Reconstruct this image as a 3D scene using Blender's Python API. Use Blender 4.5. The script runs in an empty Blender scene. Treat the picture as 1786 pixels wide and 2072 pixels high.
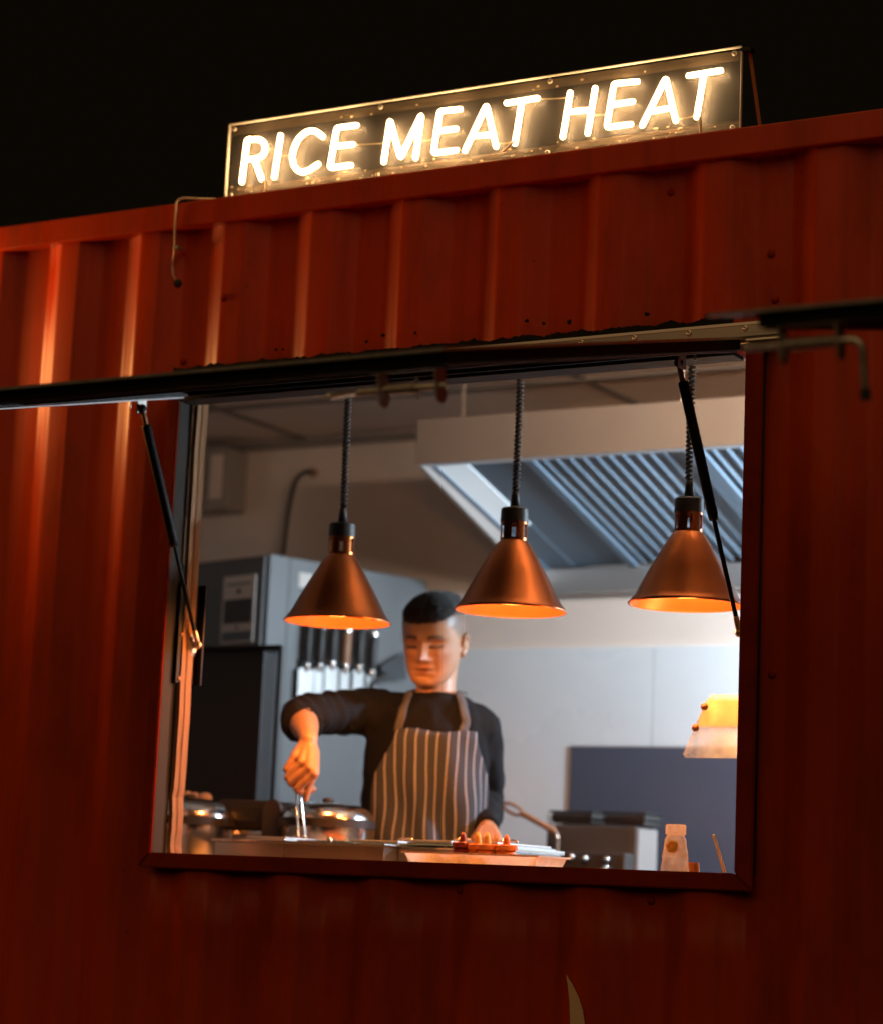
import bpy, bmesh, math, random
from mathutils import Vector, Matrix, Euler, noise
random.seed(7)
R = math.radians
scene = bpy.context.scene
COL = scene.collection

# ------------------------------------------------------------------ camera
cam_data = bpy.data.cameras.new("camera")
cam = bpy.data.objects.new("camera", cam_data)
COL.objects.link(cam)
_rt = Vector((0.86913066, 0.49270444, 0.04306071))
_up = Vector((0.04353812, -0.16294583, 0.98567393))
_fw = Vector((-0.49266248, 0.85480465, 0.16307264))
m = Matrix((_rt, _up, -_fw)).transposed().to_4x4()
m.translation = Vector((2.41404616, -4.18854279, -0.79905596))
cam.matrix_world = m
cam_data.sensor_fit = 'HORIZONTAL'
cam_data.sensor_width = 36.0
cam_data.lens = 4667.03 / 1786.0 * 36.0
cam_data.clip_start = 0.05
cam_data.clip_end = 400
cam_data.dof.use_dof = True
cam_data.dof.focus_distance = 4.62
cam_data.dof.aperture_fstop = 2.5
cam_data.dof.aperture_blades = 8
scene.camera = cam

# ------------------------------------------------------------------ night sky
world = bpy.data.worlds.new("World")
scene.world = world
world.use_nodes = True
wn = world.node_tree.nodes
wn["Background"].inputs[0].default_value = (0.0032, 0.0022, 0.0011, 1)
wn["Background"].inputs[1].default_value = 1.0

# one soft warm "sun": the street lighting that falls on the front from high up
sd = bpy.data.lights.new("street_light", 'SUN')
sd.energy = 0.70
sd.angle = R(75)
sd.color = (1.0, 0.62, 0.28)
so = bpy.data.objects.new("street_light", sd)
COL.objects.link(so)
so.rotation_euler = Vector((-0.06, 0.66, -0.74)).to_track_quat('-Z', 'Y').to_euler()

# sodium lamp on the left that rakes along the corrugated wall
ld = bpy.data.lights.new("side_lamp", 'SPOT')
ld.energy = 42
ld.color = (1.0, 0.42, 0.12)
ld.shadow_soft_size = 0.12
ld.spot_size = R(115)
ld.spot_blend = 1.0
lo = bpy.data.objects.new("side_lamp", ld)
COL.objects.link(lo)
lo.location = (-1.80, -0.14, 0.52)
lo.rotation_euler = (Vector((-0.9, 0.0, 0.45)) - Vector(lo.location)).to_track_quat('-Z', 'Y').to_euler()

vs = scene.view_settings
vs.view_transform = 'Standard'
vs.look = 'None'
vs.exposure = 0.0
vs.gamma = 1.0
scene.render.engine = 'CYCLES'
cy = scene.cycles
cy.use_denoising = True
cy.sample_clamp_indirect = 6.0
cy.max_bounces = 10
cy.diffuse_bounces = 4
cy.glossy_bounces = 4
cy.transmission_bounces = 8
cy.transparent_max_bounces = 12
cy.caustics_reflective = False
cy.caustics_refractive = False
cy.blur_glossy = 0.5

# ------------------------------------------------------------------ materials
def new_mat(name):
    mt = bpy.data.materials.new(name)
    mt.use_nodes = True
    nt = mt.node_tree
    return mt, nt, nt.nodes["Principled BSDF"]

def mat(name, col, rough=0.5, metal=0.0, var=0.15, vscale=6.0, bump=0.0, bscale=40.0, stretch=(1, 1, 1),
        rvar=0.1, coat=0.0, spec=0.5, dirt=None, dirt_amt=0.5, dscale=3.0):
    mt, nt, b = new_mat(name)
    N, L = nt.nodes, nt.links
    tc = N.new("ShaderNodeTexCoord")
    mp = N.new("ShaderNodeMapping")
    mp.inputs["Scale"].default_value = stretch
    L.new(tc.outputs["Object"], mp.inputs[0])
    n1 = N.new("ShaderNodeTexNoise")
    n1.inputs["Scale"].default_value = vscale
    n1.inputs["Detail"].default_value = 6
    L.new(mp.outputs[0], n1.inputs["Vector"])
    mx = N.new("ShaderNodeMix"); mx.data_type = 'RGBA'
    mx.inputs[6].default_value = [c * (1 - var) for c in col] + [1]
    mx.inputs[7].default_value = [min(1, c * (1 + var)) for c in col] + [1]
    L.new(n1.outputs[0], mx.inputs[0])
    out = mx.outputs[2]
    if dirt:
        n3 = N.new("ShaderNodeTexNoise")
        n3.inputs["Scale"].default_value = dscale
        n3.inputs["Detail"].default_value = 8
        n3.inputs["Roughness"].default_value = 0.65
        L.new(mp.outputs[0], n3.inputs["Vector"])
        rp = N.new("ShaderNodeMapRange")
        rp.inputs[1].default_value = 0.48; rp.inputs[2].default_value = 0.72
        rp.inputs[4].default_value = dirt_amt
        L.new(n3.outputs[0], rp.inputs[0])
        m2 = N.new("ShaderNodeMix"); m2.data_type = 'RGBA'
        L.new(rp.outputs[0], m2.inputs[0]); L.new(out, m2.inputs[6])
        m2.inputs[7].default_value = list(dirt) + [1]
        out = m2.outputs[2]
    L.new(out, b.inputs["Base Color"])
    mr = N.new("ShaderNodeMapRange")
    mr.inputs[3].default_value = max(0.02, rough - rvar); mr.inputs[4].default_value = min(1, rough + rvar)
    L.new(n1.outputs[0], mr.inputs[0]); L.new(mr.outputs[0], b.inputs["Roughness"])
    b.inputs["Metallic"].default_value = metal
    b.inputs["Coat Weight"].default_value = coat
    b.inputs["Coat Roughness"].default_value = 0.2
    b.inputs["Specular IOR Level"].default_value = spec
    if bump:
        n2 = N.new("ShaderNodeTexNoise")
        n2.inputs["Scale"].default_value = bscale
        n2.inputs["Detail"].default_value = 4
        L.new(mp.outputs[0], n2.inputs["Vector"])
        bp = N.new("ShaderNodeBump")
        bp.inputs["Strength"].default_value = bump
        bp.inputs["Distance"].default_value = 0.01
        L.new(n2.outputs[0], bp.inputs["Height"]); L.new(bp.outputs[0], b.inputs["Normal"])
    return mt

def emit(name, col, strength):
    mt, nt, b = new_mat(name)
    b.inputs["Base Color"].default_value = list(col) + [1]
    b.inputs["Emission Color"].default_value = list(col) + [1]
    b.inputs["Emission Strength"].default_value = strength
    return mt

def glassy(name, col, rough, trans=1.0, ior=1.45, alpha=1.0):
    mt, nt, b = new_mat(name)
    b.inputs["Base Color"].default_value = list(col) + [1]
    b.inputs["Roughness"].default_value = rough
    b.inputs["Transmission Weight"].default_value = trans
    b.inputs["IOR"].default_value = ior
    return mt

M = {}
M['red'] = mat('container_red_paint', (0.43, 0.038, 0.002), 0.40, var=0.22, vscale=5, bump=0.12, bscale=9, stretch=(1, 1, 0.35),
               rvar=0.12, coat=0.04, spec=0.14, dirt=(0.17, 0.018, 0.003), dirt_amt=0.7, dscale=4.5)
def add_streaks(mt):
    nt = mt.node_tree; N, L = nt.nodes, nt.links; b = N["Principled BSDF"]
    tc = N.new("ShaderNodeTexCoord"); mp = N.new("ShaderNodeMapping"); mp.inputs["Scale"].default_value = (16, 16, 0.7)
    L.new(tc.outputs["Object"], mp.inputs[0])
    n = N.new("ShaderNodeTexNoise"); n.inputs["Scale"].default_value = 1.6; n.inputs["Detail"].default_value = 7; n.inputs["Roughness"].default_value = 0.6
    L.new(mp.outputs[0], n.inputs["Vector"])
    old = b.inputs["Base Color"].links[0].from_socket
    r1 = N.new("ShaderNodeMapRange"); r1.inputs[1].default_value = 0.5; r1.inputs[2].default_value = 0.72; r1.inputs[4].default_value = 0.30
    L.new(n.outputs[0], r1.inputs[0])
    m1 = N.new("ShaderNodeMix"); m1.data_type = 'RGBA'; L.new(r1.outputs[0], m1.inputs[0]); L.new(old, m1.inputs[6]); m1.inputs[7].default_value = (0.14, 0.022, 0.004, 1)
    # fine chips down to rust
    n2 = N.new("ShaderNodeTexNoise"); n2.inputs["Scale"].default_value = 38; n2.inputs["Detail"].default_value = 8; n2.inputs["Roughness"].default_value = 0.7
    L.new(tc.outputs["Object"], n2.inputs["Vector"])
    r2 = N.new("ShaderNodeMapRange"); r2.inputs[1].default_value = 0.665; r2.inputs[2].default_value = 0.70; r2.inputs[4].default_value = 0.8
    L.new(n2.outputs[0], r2.inputs[0])
    m2 = N.new("ShaderNodeMix"); m2.data_type = 'RGBA'; L.new(r2.outputs[0], m2.inputs[0]); L.new(m1.outputs[2], m2.inputs[6]); m2.inputs[7].default_value = (0.05, 0.014, 0.006, 1)
    L.new(m2.outputs[2], b.inputs["Base Color"])
    r3 = N.new("ShaderNodeMapRange"); r3.inputs[1].default_value = 0.35; r3.inputs[2].default_value = 0.65; r3.inputs[3].default_value = 0.24; r3.inputs[4].default_value = 0.58
    L.new(n.outputs[0], r3.inputs[0]); L.new(r3.outputs[0], b.inputs["Roughness"])
add_streaks(M['red'])
M['red_frame'] = mat('window_frame_red_paint', (0.26, 0.022, 0.003), 0.75, spec=0.06, var=0.2, vscale=9, bump=0.1, bscale=60, dirt=(0.08, 0.015, 0.006), dirt_amt=0.5, dscale=14)
M['black'] = mat('black_painted_steel', (0.010, 0.010, 0.010), 0.55, spec=0.2, var=0.3, bump=0.05, bscale=120)
M['rubber'] = mat('black_rubber', (0.016, 0.015, 0.014), 0.75, var=0.3, bump=0.2, bscale=90)
M['tar'] = mat('old_sealant', (0.012, 0.010, 0.009), 0.8, spec=0.1, var=0.4, vscale=40, bump=0.2, bscale=60)
M['alu'] = mat('brushed_aluminium', (0.42, 0.36, 0.31), 0.38, metal=1.0, var=0.1, vscale=30, stretch=(0.1, 1, 1), dirt=(0.10, 0.08, 0.06), dirt_amt=0.4, dscale=20)
M['trim'] = mat('dull_alu_trim', (0.28, 0.25, 0.23), 0.45, metal=0.9)
M['zinc'] = mat('zinc_plated_steel', (0.66, 0.60, 0.53), 0.34, metal=0.85, var=0.2, vscale=40, dirt=(0.2, 0.12, 0.07), dirt_amt=0.5, dscale=50)
M['rusty'] = mat('rusted_plate', (0.30, 0.16, 0.09), 0.55, metal=0.7, var=0.4, vscale=40, bump=0.3, bscale=120)
M['fridge_side'] = mat('satin_fridge_side', (0.13, 0.13, 0.13), 0.5, metal=0.4, var=0.12, vscale=5, stretch=(1, 1, 0.3))
M['greysteel'] = mat('grey_primer', (0.075, 0.070, 0.062), 0.5, var=0.15, vscale=12, bump=0.05)
M['jamb'] = mat('matt_grey_jamb', (0.070, 0.064, 0.056), 0.95, var=0.2, spec=0.05)
M['plywood'] = mat('plywood_edge', (0.36, 0.20, 0.10), 0.7, spec=0.1, var=0.25, vscale=18, stretch=(8, 8, 0.6), bump=0.3, bscale=30, dirt=(0.2, 0.1, 0.05), dirt_amt=0.6, dscale=8)
M['steel'] = mat('stainless_steel', (0.52, 0.52, 0.51), 0.30, metal=1.0, var=0.08, vscale=10, stretch=(1, 1, 0.15), rvar=0.08)
M['steel_satin'] = mat('satin_stainless', (0.50, 0.51, 0.52), 0.42, metal=0.85, var=0.12, vscale=4, rvar=0.1)
M['chrome'] = mat('polished_steel', (0.74, 0.73, 0.71), 0.17, metal=1.0, var=0.05, rvar=0.05)
M['darksteel'] = mat('fridge_dark_front', (0.07, 0.062, 0.057), 0.45, metal=0.2, var=0.15, vscale=4)
M['blackdoor'] = mat('black_cabinet', (0.018, 0.018, 0.019), 0.5, var=0.25, vscale=5, bump=0.05)
M['copper'] = mat('copper_shade', (0.38, 0.112, 0.030), 0.30, metal=1.0, var=0.12, vscale=8, stretch=(1, 1, 0.3), rvar=0.06)
M['copper_in'] = mat('polished_copper_inside', (0.20, 0.062, 0.018), 0.42, metal=0.5, var=0.25)
M['cap'] = mat('lamp_cap_plastic', (0.022, 0.020, 0.018), 0.5, var=0.2)
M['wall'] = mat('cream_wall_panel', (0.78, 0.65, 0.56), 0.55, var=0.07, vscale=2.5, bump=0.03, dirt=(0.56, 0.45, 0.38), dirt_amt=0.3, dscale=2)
M['lining'] = mat('brown_ply_lining', (0.30, 0.22, 0.16), 0.6, var=0.2)
M['hoodface'] = mat('hood_face_steel', (0.32, 0.28, 0.255), 0.5, var=0.1)
M['ceil'] = mat('cream_ceiling_panel', (0.80, 0.67, 0.57), 0.6, var=0.08, vscale=2.5, dirt=(0.55, 0.44, 0.36), dirt_amt=0.35, dscale=3)
M['seam'] = mat('panel_joint_strip', (0.22, 0.19, 0.17), 0.6)
M['splash'] = mat('white_splashback', (0.74, 0.76, 0.77), 0.28, var=0.05, vscale=2, rvar=0.06, dirt=(0.6, 0.6, 0.6), dirt_amt=0.3, dscale=2.5)
M['navy'] = mat('blue_grey_board', (0.068, 0.075, 0.105), 0.5, var=0.12, vscale=3)
M['paper'] = mat('paper', (0.62, 0.57, 0.52), 0.7, var=0.06, vscale=10)
M['ink'] = mat('dark_print', (0.05, 0.05, 0.055), 0.7, var=0.5, vscale=30)
M['inkblue'] = mat('blue_grey_print', (0.12, 0.15, 0.19), 0.7, var=0.2)
M['plastic_grey'] = mat('grey_plastic', (0.34, 0.30, 0.27), 0.5, var=0.05)
M['tray'] = mat('white_plastic', (0.80, 0.74, 0.68), 0.35, var=0.04)
M['sauce_red'] = mat('dark_red_plastic', (0.22, 0.025, 0.012), 0.35)
M['sauce_orange'] = mat('orange_plastic', (0.75, 0.22, 0.04), 0.35)
M['sauce_yellow'] = mat('yellow_plastic', (0.82, 0.52, 0.12), 0.35)
M['wood'] = mat('wooden_handle', (0.33, 0.16, 0.08), 0.5, var=0.2, stretch=(1, 1, 0.2), vscale=30)
M['palewood'] = mat('pale_wood', (0.86, 0.78, 0.68), 0.55, var=0.06)
M['skin'] = None
M['shirt'] = mat('black_knit', (0.0055, 0.0068, 0.0090), 0.85, var=0.25, vscale=30, bump=0.35, bscale=300, spec=0.25)
M['trousers'] = mat('dark_trousers', (0.02, 0.02, 0.025), 0.85)
M['asphalt'] = mat('asphalt', (0.045, 0.043, 0.041), 0.85, var=0.3, vscale=3, bump=0.5, bscale=60)
M['floor'] = mat('kitchen_floor', (0.14, 0.12, 0.11), 0.5, var=0.2)
M['mark'] = mat('tan_painted_mark', (0.72, 0.48, 0.27), 0.6, var=0.1)
M['egg'] = mat('pale_shell', (0.62, 0.46, 0.36), 0.45, var=0.08)
M['garlic'] = M['egg']

# ------------------------------------------------------------------ mesh helpers
def obj(name, bm, material, parent=None, smooth=False, loc=None, rot=None):
    bmesh.ops.recalc_face_normals(bm, faces=bm.faces)
    me = bpy.data.meshes.new(name)
    bm.to_mesh(me); bm.free()
    if material is not None:
        for x in (material if isinstance(material, (list, tuple)) else [material]):
            me.materials.append(x)
    if smooth:
        for p in me.polygons: p.use_smooth = True
    o = bpy.data.objects.new(name, me)
    COL.objects.link(o)
    if parent is not None: o.parent = parent
    if loc is not None: o.location = loc
    if rot is not None: o.rotation_euler = rot
    return o

def smooth_by_angle(o, ang=40):
    for p in o.data.polygons: p.use_smooth = True
    bm = bmesh.new(); bm.from_mesh(o.data)
    for e in bm.edges:
        if len(e.link_faces) == 2 and e.calc_face_angle(0) > R(ang): e.smooth = False
    bm.to_mesh(o.data); bm.free()
    return o

def box(bm, x0, x1, y0, y1, z0, z1, bev=0.0):
    r = bmesh.ops.create_cube(bm, size=1.0)
    vs_ = r['verts']
    for v in vs_:
        v.co = Vector(((x0 + x1) / 2 + v.co.x * (x1 - x0), (y0 + y1) / 2 + v.co.y * (y1 - y0), (z0 + z1) / 2 + v.co.z * (z1 - z0)))
    if bev > 0:
        es = list({e for v in vs_ for e in v.link_edges})
        bmesh.ops.bevel(bm, geom=es, offset=bev, segments=2, affect='EDGES', profile=0.6)
    return bm

def bx(x0, x1, y0, y1, z0, z1, bev=0.0):
    return box(bmesh.new(), x0, x1, y0, y1, z0, z1, bev)

def frame_of(t, ref=None):
    t = t.normalized()
    a = ref if ref is not None else (Vector((0, 0, 1)) if abs(t.z) < 0.9 else Vector((1, 0, 0)))
    n = (a - t * a.dot(t)).normalized()
    return n, t.cross(n)

def tube(bm, pts, rad, seg=10, caps='round', closed=False, ell=1.0, ref=None):
    """tube through pts; rad number or list; parallel-transported frame"""
    pts = [Vector(p) for p in pts]
    n = len(pts)
    rad = [rad] * n if not isinstance(rad, (list, tuple)) else list(rad)
    rings = []
    nrm = None
    tang = []
    for i in range(n):
        if closed: t = pts[(i + 1) % n] - pts[i - 1]
        elif i == 0: t = pts[1] - pts[0]
        elif i == n - 1: t = pts[-1] - pts[-2]
        else: t = (pts[i + 1] - pts[i]).normalized() + (pts[i] - pts[i - 1]).normalized()
        tang.append(t.normalized())
    P, Rr, T = pts, rad, tang
    if caps == 'round' and not closed:
        P2, R2, T2 = [], [], []
        for k in (0.15, 0.55, 0.85):
            a = math.asin(k)
            P2.append(pts[0] - tang[0] * rad[0] * math.cos(a)); R2.append(rad[0] * k); T2.append(tang[0])
        P2 += pts; R2 += rad; T2 += tang
        for k in (0.85, 0.55, 0.15):
            a = math.asin(k)
            P2.append(pts[-1] + tang[-1] * rad[-1] * math.cos(a)); R2.append(rad[-1] * k); T2.append(tang[-1])
        P, Rr, T = P2, R2, T2
    for i in range(len(P)):
        t = T[i]
        if nrm is None: nrm, _b = frame_of(t, ref)
        else: nrm = (nrm - t * nrm.dot(t)).normalized()
        b = t.cross(nrm)
        rings.append([bm.verts.new(P[i] + nrm * (Rr[i] * ell) * math.cos(2 * math.pi * k / seg) + b * Rr[i] * math.sin(2 * math.pi * k / seg)) for k in range(seg)])
    m_ = len(rings)
    for i in range(m_ if closed else m_ - 1):
        a, b = rings[i], rings[(i + 1) % m_]
        for k in range(seg):
            bm.faces.new((a[k], a[(k + 1) % seg], b[(k + 1) % seg], b[k]))
    if not closed:
        bm.faces.new(list(reversed(rings[0]))); bm.faces.new(rings[-1])
    return bm

def tb(pts, rad, seg=10, **k):
    return tube(bmesh.new(), pts, rad, seg, **k)

def lathe(bm, prof, seg=32, c=(0, 0, 0), sq=1.0):
    """prof: list of (r, z); revolve round z; sq squashes y"""
    rings = []
    for r, z in prof:
        if r < 1e-6: rings.append([bm.verts.new((c[0], c[1], c[2] + z))])
        else: rings.append([bm.verts.new((c[0] + r * math.cos(2 * math.pi * k / seg), c[1] + sq * r * math.sin(2 * math.pi * k / seg), c[2] + z)) for k in range(seg)])
    for a, b in zip(rings[:-1], rings[1:]):
        for k in range(seg):
            k2 = (k + 1) % seg
            if len(a) == 1 and len(b) == 1: continue
            if len(a) == 1: bm.faces.new((a[0], b[k2], b[k]))
            elif len(b) == 1: bm.faces.new((a[k], a[k2], b[0]))
            else: bm.faces.new((a[k], a[k2], b[k2], b[k]))
    return bm

def lt(prof, seg=32, **k):
    return lathe(bmesh.new(), prof, seg, **k)

def prism_xz(bm, poly, y0, y1):
    a = [bm.verts.new((x, y0, z)) for x, z in poly]
    b = [bm.verts.new((x, y1, z)) for x, z in poly]
    bm.faces.new(a); bm.faces.new(list(reversed(b)))
    n = len(poly)
    for i in range(n):
        bm.faces.new((a[i], b[i], b[(i + 1) % n], a[(i + 1) % n]))
    return bm

def thing(name, label, cat, loc=(0, 0, 0), rot=(0, 0, 0), group=None):
    o = bpy.data.objects.new(name, None)
    o.empty_display_size = 0.05
    COL.objects.link(o)
    o.location = loc; o.rotation_euler = rot
    return tag(o, label, cat, group)

def tag(o, label, cat, group=None):
    o['label'] = label; o['category'] = cat
    if group: o['group'] = group
    return o

def structure(o):
    o['kind'] = 'structure'
    return o

def copy_tree(o, parent=None):
    c = o.copy(); COL.objects.link(c); c.parent = parent
    for ch in list(o.children): copy_tree(ch, c)
    return c

# ------------------------------------------------------------------ ground
structure(obj('ground', bx(-14, 14, -14, 14, -2.2, -2.0), M['asphalt']))

# ------------------------------------------------------------------ container
CX0, CX1 = -3.1, 3.0
WX0, WX1, WZ0, WZ1 = -0.6985, 0.6895, -0.737, 0.300     # window opening
cont = thing('shipping_container', 'red corrugated shipping container converted to a street kitchen', 'container', (0, 0, -2.0))
CO = Vector((0, 0, -2.0))
def part(name, bm, material, parent=cont, smooth=False):
    """part built in world coordinates under a thing that stands at its own origin"""
    o = obj(name, bm, material, parent, smooth)
    w = Vector((0, 0, 0)); p = parent
    while p is not None:
        w += Vector(p.location); p = p.parent
    o.location = -w
    return o

PER, SL, OUT, DEP = 0.239, 0.052, 0.058, 0.025
INN = PER - 2 * SL - OUT
def wall_profile(x0, x1, extra=()):
    pts = []
    k = math.floor((x0 + 1.086) / PER) - 1
    while -1.086 + k * PER < x1 + PER:
        s = -1.086 + k * PER
        r = 0.006
        for (dx, y) in ((0, 0), (OUT, 0), (OUT + SL, DEP), (OUT + SL + INN, DEP)):
            pts.append((s + dx, y))
        k += 1
    def yat(x):
        for (a, ya), (b, yb) in zip(pts[:-1], pts[1:]):
            if a <= x <= b: return ya + (yb - ya) * (x - a) / (b - a)
        return 0
    # round the bends
    xs = set()
    for (a, ya) in pts:
        for d in (-0.006, -0.002, 0.002, 0.006): xs.add(round(a + d, 5))
    xs |= {round(e, 5) for e in extra} | {x0, x1}
    # coarse subdivisions for dents
    x = x0
    while x < x1: xs.add(round(x, 5)); x += 0.03
    xs = sorted(v for v in xs if x0 <= v <= x1)
    return [(x, (yat(x - 0.004) + yat(x) + yat(x + 0.004)) / 3) for x in xs]

prof = wall_profile(CX0, CX1, (WX0 - 0.01, WX1 + 0.01))
bm = bmesh.new()
zs_full = [-1.86, -1.4, -1.1, -0.9, -0.75, -0.5, -0.25, 0.0, 0.2, 0.31, 0.36, 0.42, 0.5, 0.58, 0.64, 0.685, 0.700, 0.712]
cols = []
for (x, y) in prof:
    row = []
    for z in zs_full:
        dent = 0.0065 * noise.noise(Vector((x * 2.3, z * 2.1, 3.1))) + 0.002 * noise.noise(Vector((x * 6, z * 5, 9.0)))
        yy = y + dent * (0.5 if z < 0.69 else 0.1)
        # pressed flutes run out under the top rail
        row.append(bm.verts.new((x, yy, z)))
    cols.append(row)
for i in range(len(prof) - 1):
    xm = (prof[i][0] + prof[i + 1][0]) / 2
    for j in range(len(zs_full) - 1):
        zm = (zs_full[j] + zs_full[j + 1]) / 2
        if WX0 - 0.012 < xm < WX1 + 0.012 and -0.75 < zm < 0.31: continue
        bm.faces.new((cols[i][j], cols[i + 1][j], cols[i + 1][j + 1], cols[i][j + 1]))
o = part('corrugated_front_wall', bm, M['red'])
smooth_by_angle(o, 38)
sm = o.modifiers.new('thick', 'SOLIDIFY'); sm.thickness = 0.002; sm.offset = 1
part('top_rail', bx(CX0, CX1, -0.012, 0.055, 0.703, 0.7625, 0.004), M['red'])
part('bottom_rail', bx(CX0, CX1, -0.012, 0.10, -1.97, -1.85, 0.005), M['red'])
for x in (CX0, CX1):
    part('corner_post', bx(x - 0.08, x + 0.08, -0.02, 0.12, -1.98, 0.765, 0.006), M['red'])
    part('corner_post', bx(x - 0.08, x + 0.08, 2.18, 2.32, -1.98, 0.765, 0.006), M['red'])
    part('end_wall', bx(x - 0.03, x + 0.03, 0.12, 2.18, -1.86, 0.74), M['red'])
part('roof', bx(CX0 - 0.05, CX1 + 0.05, 0.055, 2.32, 0.70, 0.745), M['red'])
part('rear_wall', bx(CX0, CX1, 2.19, 2.26, -1.86, 0.70), M['red'])
part('floor', bx(CX0, CX1, 0.10, 2.19, -1.90, -1.78), M['floor'])
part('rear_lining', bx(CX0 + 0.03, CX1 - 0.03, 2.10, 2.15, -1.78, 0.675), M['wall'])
for x in (CX0 + 0.03, CX1 - 0.08):
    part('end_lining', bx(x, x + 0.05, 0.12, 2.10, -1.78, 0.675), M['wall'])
# front lining with the opening left free
part('front_lining', bx(CX0 + 0.08, WX0 - 0.03, 0.045, 0.083, -1.78, 0.675), M['lining'])
part('front_lining', bx(WX1 + 0.03, CX1 - 0.08, 0.045, 0.083, -1.78, 0.675), M['lining'])
part('front_lining', bx(WX0 - 0.03, WX1 + 0.03, 0.045, 0.083, -1.78, WZ0 - 0.02), M['lining'])
part('front_lining', bx(WX0 - 0.03, WX1 + 0.03, 0.045, 0.083, WZ1 + 0.04, 0.675), M['lining'])
# ceiling panels with joints
cxs = [-3.0, -1.75, -0.471, 0.80, 2.0, 2.95]
for a, b in zip(cxs[:-1], cxs[1:]):
    part('ceiling_panel', bx(a + 0.004, b - 0.004, 0.113, 1.60, 0.675, 0.70), M['ceil'])
    part('ceiling_panel', bx(a + 0.004, b - 0.004, 1.608, 2.10, 0.675, 0.70), M['ceil'])
for x in cxs[1:-1]:
    part('joint_strip', bx(x - 0.014, x + 0.014, 0.12, 2.10, 0.669, 0.6745), M['seam'])
part('joint_strip', bx(-3.0, 2.95, 1.588, 1.62, 0.666, 0.6735), M['seam'])
part('cornice_strip', bx(-3.0, 2.95, 2.075, 2.0995, 0.640, 0.6655), M['seam'])
# white splashback panels on the rear wall
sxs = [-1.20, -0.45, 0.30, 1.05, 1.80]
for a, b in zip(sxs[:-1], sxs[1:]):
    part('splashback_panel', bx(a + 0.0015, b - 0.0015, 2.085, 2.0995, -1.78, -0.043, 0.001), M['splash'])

# window frame
wf = bpy.data.objects.new('window_frame', None); COL.objects.link(wf); wf.parent = cont
wf.location = -CO
def fpoly(pts, y0, y1):
    return prism_xz(bmesh.new(), pts, y0, y1)
FX0, FX1, FZ0, FZ1 = -0.7300, 0.7265, -0.7705, 0.335
def frame_member(name, pts, y0=-0.014, y1=-0.005, mm='red_frame'):
    b_ = fpoly(pts, y0, y1)
    bmesh.ops.bevel(b_, geom=list(b_.edges), offset=0.0025, segments=2, affect='EDGES')
    o = obj(name, b_, M[mm], wf)
    return o
g = 0.0006
frame_member('frame_rail', [(FX0 + g, FZ0), (FX1 - g, FZ0), (WX1 - g, WZ0), (WX0 + g, WZ0)])
frame_member('frame_stile', [(FX0, FZ0 + g), (WX0, WZ0 + g), (WX0, FZ1 - 0.04), (FX0, FZ1 - 0.04)])
frame_member('frame_stile', [(WX1, WZ0 + g), (FX1, FZ0 + g), (FX1, FZ1 - 0.04), (WX1, FZ1 - 0.04)])
frame_member('frame_header', [(FX0, FZ1 - 0.0395), (FX1, FZ1 - 0.0395), (FX1, FZ1), (FX0, FZ1)], -0.010, 0.05)
obj('rubber_seal', bx(-0.700, 0.664, -0.016, 0.04, 0.2865, 0.2945, 0.001), M['rubber'], wf)
# grey steel jamb + plywood edge of the lining, left and right, sill and head
obj('jamb', bx(WX0 - 0.03, WX0 - 0.001, -0.0045, 0.044, WZ0, 0.33), M['jamb'], wf)
obj('jamb', bx(WX1 + 0.001, WX1 + 0.03, -0.0045, 0.044, WZ0, 0.33), M['jamb'], wf)
def ply_edge(x, sgn):
    b_ = bmesh.new(); rows = []
    for i in range(60):
        z = WZ0 + (0.33 - WZ0) * i / 59
        w = 0.0025 * noise.noise(Vector((z * 9, x, 1))) + (0.006 if z < -0.60 and sgn > 0 else 0) * noise.noise(Vector((z * 22, 4, 2)))
        rows.append([b_.verts.new((x + sgn * (0.003 + w), y, z)) for y in (0.0445, 0.055, 0.0565, 0.0685, 0.070, 0.086)])
        for k in (2,): rows[-1][k].co.x -= sgn * 0.003
        for k in (3,): rows[-1][k].co.x -= sgn * 0.001
    for a, b in zip(rows[:-1], rows[1:]):
        for k in range(5): b_.faces.new((a[k], a[k + 1], b[k + 1], b[k]))
    o = obj('plywood_edge', b_, M['plywood'], wf)
    s_ = o.modifiers.new('t', 'SOLIDIFY'); s_.thickness = 0.01; s_.offset = -1 if sgn > 0 else -1
    return o
ply_edge(WX0, 1); ply_edge(WX1, -1)
obj('sill', bx(WX0 - 0.02, WX1 + 0.02, -0.0045, 0.130, WZ0 - 0.02, WZ0 - 0.002), M['plywood'], wf)
obj('head_lining', bx(WX0, WX1, 0.051, 0.083, 0.302, 0.338), M['greysteel'], wf)

# torn black sealant above the hinge
def ragged(x0, x1, z0, z1, n, amp, y, seed):
    b_ = bmesh.new(); top = []; bot = []
    for i in range(n + 1):
        x = x0 + (x1 - x0) * i / n
        zz = z1 + amp * noise.noise(Vector((x * 24, seed, 0))) + amp * 0.9 * max(0, noise.noise(Vector((x * 70, seed, 5)))) + 0.4 * amp * noise.noise(Vector((x * 190, seed, 8)))
        top.append((x, zz)); bot.append((x, z0))
    return prism_xz(b_, bot + top[::-1], y - 0.003, y)
part('sealant_strip', ragged(-0.722, 0.66, 0.336, 0.366, 240, 0.008, -0.006, 2.0), M['tar'])
for i in range(9):
    x = random.uniform(-0.6, 0.62); z = random.uniform(0.385, 0.400)
    b_ = bmesh.new(); pl = []
    rr = random.uniform(0.003, 0.007)
    for k in range(9):
        a = 2 * math.pi * k / 9; q = rr * random.uniform(0.6, 1.3)
        pl.append((x + q * math.cos(a), z + q * 0.8 * math.sin(a)))
    part('paint_chip', prism_xz(b_, pl, -0.0062, -0.0045), M['tar'])
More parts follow.
